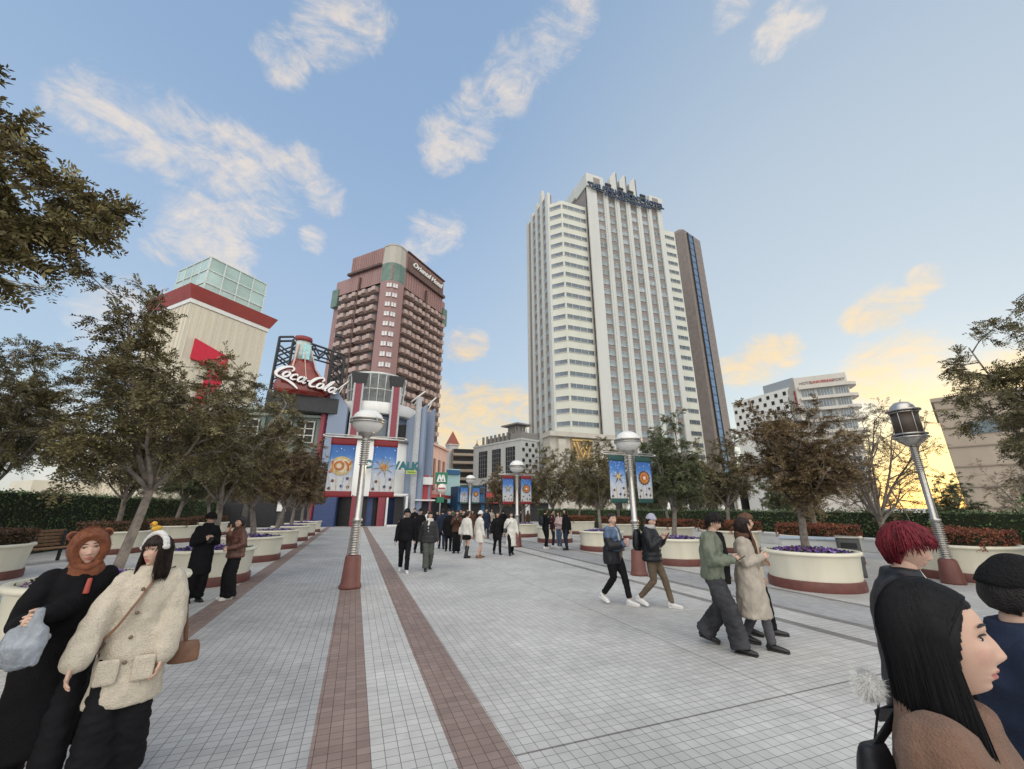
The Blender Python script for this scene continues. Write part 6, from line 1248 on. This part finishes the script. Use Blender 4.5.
o = MB().lathe([(0.028, -0.07), (0.036, 0.06), (0.038, 0.065), (0.036, 0.075), (0.01, 0.08)], 18).build('drink_cup', mat('pink_cup', (0.62, 0.42, 0.40), 0.4), None, den.P((0.02, 0.355, 1.13))); tag(o, 'pink drink cup in the hands of the woman in the denim jacket', 'cup')
bnp = Person('person in a lavender knit hat, grey scarf, black puffer and olive trousers mid stride', gp(657, 607), 146, 1.66, 0.018, stride=0.26, hands={'R': (0.08, 0.22, 1.22), 'L': (-0.05, 0.26, 1.24)}, yaw=10, pitch=12, curl=1.0)
bnp.coat(CBP, 0.84, 1.25, 1.35, 1.02, (0.088, 0.08, 0.055), 0.09, 1.48, 'puffer_jacket', 0.008, 0.07, puff=6); bnp.trousers(COL, (0.09, 0.068, 0.052), 0.06); bnp.shoes(SHW); bnp.hair(HB, 'plain'); bnp.beanie(cloth_mat('lavender_knit', (0.36, 0.36, 0.45), bump=0.6, bscale=70), 0.22, 0.022, 'knit_hat'); bnp.scarf(LGT, 0.08, 0.036)
backpack(bnp, 'black backpack worn by the person in the lavender knit hat', CBP, -0.26)
phone(bnp.P((0.03, 0.34, 1.27)), (R(60), 0, -R(146)), 'phone held by the person in the lavender knit hat')
gm = Person('young man in an open green bomber jacket and wide washed black jeans reading his phone', gp(724, 648), 150, 1.70, 0.016, stride=0.22, swap=True, hands={'R': (0.10, 0.28, 1.10), 'L': (-0.25, 0.08, 0.86)}, pitch=22, yaw=4, lean=0.07, curl=0.9)
gm.coat(mat('green_nylon', (0.125, 0.145, 0.105), 0.45, var=0.2, scale=5, spec=0.4, bump=0.2, bscale=30), 0.86, 1.24, 1.28, 0.96, (0.10, 0.092, 0.06), 0.08, 1.47, 'bomber_jacket', 0.020, 0.07); gm.front_panel(CB, 0.80, 1.46, 0.085, 0.062); gm.trousers(JEAN, (0.115, 0.115, 0.12), 0.035, 'jeans'); gm.shoes(SHB); gm.hair(HB, fringe=0.42, th=0.024, wob=0.012, seed=6.0)
phone(gm.P((0.10, 0.38, 1.11)), (R(35), 0, -R(150)), 'phone held low by the man in the green bomber jacket')
tr = Person('woman in a long belted beige trench coat and brown scarf walking beside the green jacket', gp(760, 647), 146, 1.62, 0.016, stride=0.16, swap=True, hands={'R': (0.05, 0.20, 1.16), 'L': (-0.10, 0.20, 1.08)}, yaw=-12, pitch=-6)
tr.coat(cloth_mat('trench_beige', (0.38, 0.34, 0.29)), 0.40, 1.04, 1.15, 1.42, (0.08, 0.072, 0.055), 0.085, 1.48, 'trench_coat', 0.018, 0.08); MB().ring_loft([(0, 0, 1.0, 0.19, 0.152), (0, 0, 1.045, 0.19, 0.152)], 28).build('belt', cloth_mat('trench_belt', (0.28, 0.24, 0.19)), tr.e)
tr.scarf(CBR, 0.09, 0.042, tails=2); tr.trousers(cloth_mat('grey_stocking', (0.08, 0.08, 0.09)), (0.095, 0.068, 0.058), 0.06, 'stockings'); tr.shoes(SHB); tr.hair(HBR, 'bob', fringe=0.34, th=0.02, seed=2.0)
bag('shoulder_bag', tr.P((-0.26, 0.02, 0.86)), (0.2, 0.1, 0.24), SHT, 'tan bag hanging at the far side of the woman in the trench coat', [tr.P((-0.26, 0.0, 0.98)), tr.P((-0.22, -0.02, 1.2)), tr.P((-0.14, -0.02, 1.43)), tr.P((-0.2, 0.08, 1.2)), tr.P((-0.27, 0.05, 0.98))], -R(146))
fr = Person('friend with chestnut curls in a pale coat hidden behind the trench coat', (tr.e.location.x + 0.5, tr.e.location.y + 0.36), 140, 1.66, 0.02, stride=0.15, hands=None)
fr.coat(CBE, 0.7, 1.0, 1.1, 1.1); fr.trousers(CB); fr.shoes(SHB); fr.hair(HAU, 'bob', th=0.035, wob=0.02, seed=8.0, z1=-0.15)

# ---- close at the picture edge
def close_person(label, px, py, D, az, h, **kw):
    p = W(px, py, D); return Person(label, (p.x, p.y), az, h, **kw)
lw_ = close_person('woman with long straight black hair in a fuzzy brown coat, her profile close up', 930, 656, 1.42, 156, 1.575, vox=0.012, pitch=-4, yaw=-4, group=None)
lw_.coat(mat('brown_teddy', (0.185, 0.105, 0.070), 0.95, var=0.15, scale=18, bump=0.6, bscale=200, sheen=0.1), 0.75, 0.95, 0.98, 1.05, (0.085, 0.08, 0.065), 0.075, 1.455, 'teddy_coat', 0.008, 0.06, vox=0.01); lw_.trousers(CB); lw_.shoes(SHB)
mb = MB()
def long_t(u):
    front = sstep(-0.05, 0.55, u[:, 1]); line = 0.60 * front - 0.75 * (1 - front); line = line - 0.30 * sstep(0.45, 0.9, np.abs(u[:, 0])) * front
    return -0.012 + (0.030 - 0.012 * front) * sstep(line - 0.07, line + 0.05, u[:, 2])
V, F = shell(long_t, 110, 70, 0.003, 5.0, 22.0); mb.add([tuple(v) for v in V], F, 0, True, lw_.HM)
curtain(mb, 92, 268, 0.055, -0.47, r0=(0.084, 0.098), r1=(0.130, 0.132), th=0.035, M=lw_.HM, na=110, nz=30, seed=2.2, ragged=0.05)
strands(mb, lw_.HM, 4200, 82, 278, -0.46, (0.135, 0.137), long_t, 0.0010, 5)
strands(mb, lw_.HM, 90, 84, 270, -0.43, (0.150, 0.152), long_t, 0.0005, 12); strands(mb, lw_.HM, 1300, 84, 112, -0.46, (0.135, 0.137), long_t, 0.0010, 6, (0.15, 0.95)); strands(mb, lw_.HM, 900, 248, 284, -0.44, (0.135, 0.137), long_t, 0.0010, 8, (0.15, 0.95))
mb.build('hair', mat('jet_hair', (0.007, 0.0065, 0.008), 0.5, var=0.3, scale=60, spec=0.2, streak=True), lw_.e)
for _m in (skinM, blushM): _b = _m.node_tree.nodes['Principled BSDF']; _b.inputs['Subsurface Weight'].default_value = 0.18; _b.inputs['Subsurface Radius'].default_value = (0.012, 0.005, 0.003)
pm = W(868, 684, 1.42); bgp = W(881, 782, 1.36)
bag('shoulder_bag', bgp, (0.10, 0.08, 0.14), CBP, 'black bag at the back of the long haired woman', [bgp + Vector((0, 0, 0.06)), (bgp + pm) / 2 + Vector((0.06, -0.02, 0.03)), lw_.P((-0.06, -0.14, 1.36)), lw_.P((-0.10, -0.02, 1.43)), lw_.P((-0.12, 0.10, 1.3))])
mb = MB(); mb.ball((0, 0, 0), 0.028, 16, 12)
for k in range(3200):
    d = Vector(rng.normal(0, 1, 3).tolist()).normalized(); p = d * 0.027; sd_ = d.orthogonal().normalized() * 0.0011; mb.add([p - sd_, p + sd_, p + (d + Vector((0, 0, -0.5)) + Vector((rng.normal(0, .5, 3)).tolist())) * 0.012], [(0, 1, 2)], 0)
o = mb.build('fur_pompom', mat('white_fur', (0.82, 0.81, 0.78), 0.9, var=0.06, bump=0.5, bscale=120), None, pm); o.scale = (0.8, 0.8, 0.95); tag(o, 'white fur pompom dangling behind the long black hair', 'pompom')
MB().tube([(0, 0, 0.02), (0.02, -0.01, -0.03), tuple(bgp + Vector((0, 0, 0.06)) - pm)], 0.003, 6).build('cord', CB, o)
rh = close_person('person with short dark red hair in a black jacket looking down', 889, 549, 3.1, 150, 1.66, vox=0.014, pitch=14, lean=0.04, hands={'R': (0.10, 0.30, 1.12), 'L': (-0.08, 0.30, 1.12)}, group=None)
rh.coat(CBP, 0.8, 1.15, 1.25, 1.0, (0.085, 0.078, 0.06), 0.085, 1.49, 'jacket', 0.008, 0.08); rh.trousers(CB); rh.shoes(SHB)
MB().tube([(-0.02, 0.135, 1.40), (-0.01, 0.10, 1.475)], [(0.008, 0.004), (0.008, 0.004)], 6, up=(1, 0, 0)).tube([(0.15, 0.05, 1.40), (0.10, 0.03, 1.455)], 0.006, 6).build('zipper', CW_, rh.e)
mb = MB(); V, F = shell(hair_t(fringe=0.50, side=0.10, th=0.02, nape=-0.70), 90, 56, 0.008, 3.0, 9.0); mb.add([tuple(v) for v in V], F, 0, True, rh.HM)
tufts(mb, rh.HM, 700, (0.012, 0.034), 0.42, -0.85, 21, 0.008)
mb.build('hair', HR, rh.e)
hd_ = close_person('person in a black knit cap and dark navy padded jacket at the picture edge', 1008, 590, 2.35, 142, 1.56, vox=0.016, pitch=10, group=None)
hd_.coat(CN, 0.75, 1.25, 1.3, 1.0, (0.09, 0.085, 0.06), 0.095, 1.50, 'padded_jacket', 0.01, 0.07, puff=6); hd_.trousers(CB); hd_.shoes(SHB); hd_.hair(HB, 'plain', fringe=0.55); hd_.beanie(cloth_mat('black_knit', (0.012, 0.012, 0.013), bump=0.7, bscale=80), 0.24, 0.026, 'knit_cap')

# ---- the crowd further off: px, py of the feet in the photo, heading, height
def walker(label, px, py, az, h, top, legs, shoe, hair=(HB, 'short'), stride=0.2, coat=None, tr=None, swap=False, extra=None, hands=None, group=GROUP_CROWD, vox=0.026, **kw):
    p = Person(label, gp(px, py), az, h, vox, stride=stride, swap=swap, hands=hands, group=group, **kw)
    p.coat(top, **(coat or {})); 
    if legs: p.trousers(legs, **(tr or {}))
    p.shoes(shoe); p.hair(*hair)
    if extra: extra(p)
    return p
walker('man in black cap, jacket and slim trousers with white shoes walking in front', 403, 572, 186, 1.74, CB, CB, SHW, coat=dict(hem=0.84, w=1.15, d=1.2), tr=dict(r=(0.095, 0.072, 0.062)), extra=lambda p: p.beanie(CB, 0.22, 0.02, 'cap', True), group=None, vox=0.02)
walker('woman in dark grey padded jacket and cream scarf walking beside the black cap', 427, 570, 180, 1.66, CG, GGR, SHB, (HB, 'long'), coat=dict(hem=0.80, w=1.2, d=1.3, puff=5), tr=dict(r=(0.10, 0.095, 0.095)), extra=lambda p: p.scarf(CW_, 0.085, 0.04, tails=1), swap=True, group=None, vox=0.02)
def carry(lab): return lambda p: phone(p.P((0, 0.36, 1.35)), (R(75), 0, p.e.rotation_euler.z), lab)
walker('man in black with a wide hat walking just behind the black cap man', 418, 553, 175, 1.74, CB, CB, SHB, extra=lambda p: (p.beanie(CB, 0.3), MB().lathe([(0.08, 0.05), (0.15, 0.045), (0.15, 0.055), (0.08, 0.07)], 20, 0, p.HM, closed=False).build('hat_brim', CB, p.e)))
walker('person in a navy coat walking away behind the cream scarf woman', 441, 549, 10, 1.74, CN, CN, SHB, coat=dict(hem=0.7, w=1.1))
ph_ = walker('woman in a dark brown jacket holding a phone up with both hands', 456, 553, 200, 1.66, CBR, CB, SHB, (HBR, 'long'), stride=0, hands={'R': (0.06, 0.28, 1.32), 'L': (-0.06, 0.28, 1.32)}, coat=dict(hem=0.82, w=1.15, d=1.2), tr=dict(r=(0.1, 0.09, 0.09)), extra=carry('phone raised by the woman in the dark brown jacket'))
walker('person in black standing close behind the raised phone', 448, 551, 190, 1.68, CB, CB, SHB, stride=0, coat=dict(hem=0.6))
walker('person in a black jacket and pale grey trousers behind the white jacket', 462, 549, 170, 1.70, CB, LGT, SHW, coat=dict(hem=0.85), tr=dict(r=(0.1, 0.1, 0.1)))
gw = walker('woman in a white puffy jacket, black mini skirt and black boots', 466, 558, 70, 1.62, CW_, None, SHB, (HBR, 'short'), stride=0.08, coat=dict(hem=0.84, w=1.3, d=1.4, sl=(0.09, 0.085, 0.06)), extra=lambda p: p.skirt(CB, 0.66))
mb = MB()
for q in 'LR': mb.tube([gw.knee[q].lerp(gw.ft[q], 0.25), gw.ft[q]], [0.07, 0.058], 12)
mb.build('boot_shaft', SHB, gw.e)
o = bag('shoulder_bag', gw.P((-0.26, -0.06, 0.98)), (0.26, 0.12, 0.26), CW_, 'white bag at the side of the mini skirt woman', [gw.P((-0.26, -0.06, 1.1)), gw.P((-0.17, -0.02, 1.44)), gw.P((-0.2, 0.1, 1.2))])
walker('woman in a long white hooded coat with bare calves and brown shoes', 479, 558, 80, 1.64, CW_, None, SHT, (HBR, 'short'), stride=0.1, coat=dict(hem=0.56, w=1.15, d=1.2, flare=1.1), extra=lambda p: p.beanie(CW_, 0.1, 0.024, 'hood'))
walker('woman with long black hair in a black coat walking next to the cream coat', 497, 554, 186, 1.62, CB, CB, SHB, (HB, 'long'), coat=dict(hem=0.6, flare=1.1))
cc_ = walker('woman in a long cream coat and black boots beside the lamp post', 511, 555, 190, 1.62, CW_, CB, SHB, (HB, 'long'), coat=dict(hem=0.36, flare=1.12, w=1.08, d=1.1), swap=True)
bag('shoulder_bag', cc_.P((0.24, 0.05, 0.95)), (0.2, 0.09, 0.16), SHB, 'small black bag across the long cream coat', [cc_.P((0.24, 0.05, 1.02)), cc_.P((0.05, 0.15, 1.25)), cc_.P((-0.12, 0.02, 1.42))])
HG = 'friends huddled before the planters'
h1 = walker('person in a black jacket with a backpack at the edge of the huddle, white shoes', 546, 549, 75, 1.72, CB, CB, SHW, stride=0.12, hands={'R': (0.1, 0.25, 1.1), 'L': (-0.1, 0.25, 1.1)}, group=HG); backpack(h1, 'black backpack of the person at the edge of the huddle', CBP, -0.24)
walker('person in a dark plum jacket in the middle of the huddle', 553, 547, 120, 1.68, cloth_mat('plum_cloth', (0.05, 0.018, 0.025)), CN, SHW, stride=0, group=HG)
walker('person in a pale pink top and blue jeans at the heart of the huddle', 560, 548, 250, 1.60, cloth_mat('pale_pink_cloth', (0.55, 0.42, 0.42)), DEN, SHW, (HBR, 'bob'), stride=0, hands={'R': (0.1, 0.22, 1.15), 'L': (-0.1, 0.22, 1.15)}, coat=dict(hem=0.86, w=1.05), group=HG)
walker('tall person in a black coat closing the huddle', 567, 550, 265, 1.72, CB, CN, SHB, (HB, 'long'), stride=0.05, coat=dict(hem=0.66, w=1.1), group=HG)
FG = 'small figures deep in the crowd'
cols = [CB, CN, CG, CBR, CW_, CBE, GGR, CB]
adj = {0: 'black', 1: 'navy', 2: 'charcoal', 3: 'brown', 4: 'white', 5: 'beige', 6: 'grey green', 7: 'black'}
spots = [(436, 540, 190, 0, 'just past the navy coat'), (447, 536, 15, 1, 'under the subway sign'), (460, 537, 180, 2, 'behind the pale grey trousers'), (472, 538, 200, 3, 'between the two women in white'), (478, 533, 5, 0, 'at the foot of the distant lamp'), (486, 538, 185, 1, 'right behind the white hooded coat'), (491, 534, 170, 5, 'behind the long black hair'), (503, 537, 20, 0, 'between the black coat and the cream coat'), (521, 536, 190, 2, 'beyond the lamp beside the cream coat'), (528, 533, 160, 3, 'past the lamp, beside the far planter'), (452, 531, 0, 6, 'far under the subway sign'), (467, 531, 190, 0, 'far behind the white puffy jacket'), (499, 530, 10, 1, 'far behind the walking pair in black and cream'), (427, 534, 175, 4, 'before the red shop pavilion'), (413, 537, 185, 0, 'between the black cap and the white portal')]
for i, (px, py, az, c, where) in enumerate(spots):
    walker('small distant figure in %s %s' % (adj[c], where), px, py, az, 1.58 + 0.02 * (i * 7 % 9), cols[c], [CB, CN, CG, CBR][i % 4], SHB, (HB, 'long' if i % 3 == 0 else 'short'), stride=0.15 if i % 2 else 0.0, coat=dict(hem=0.8 - 0.1 * (i % 3)), group=FG, vox=0.035)
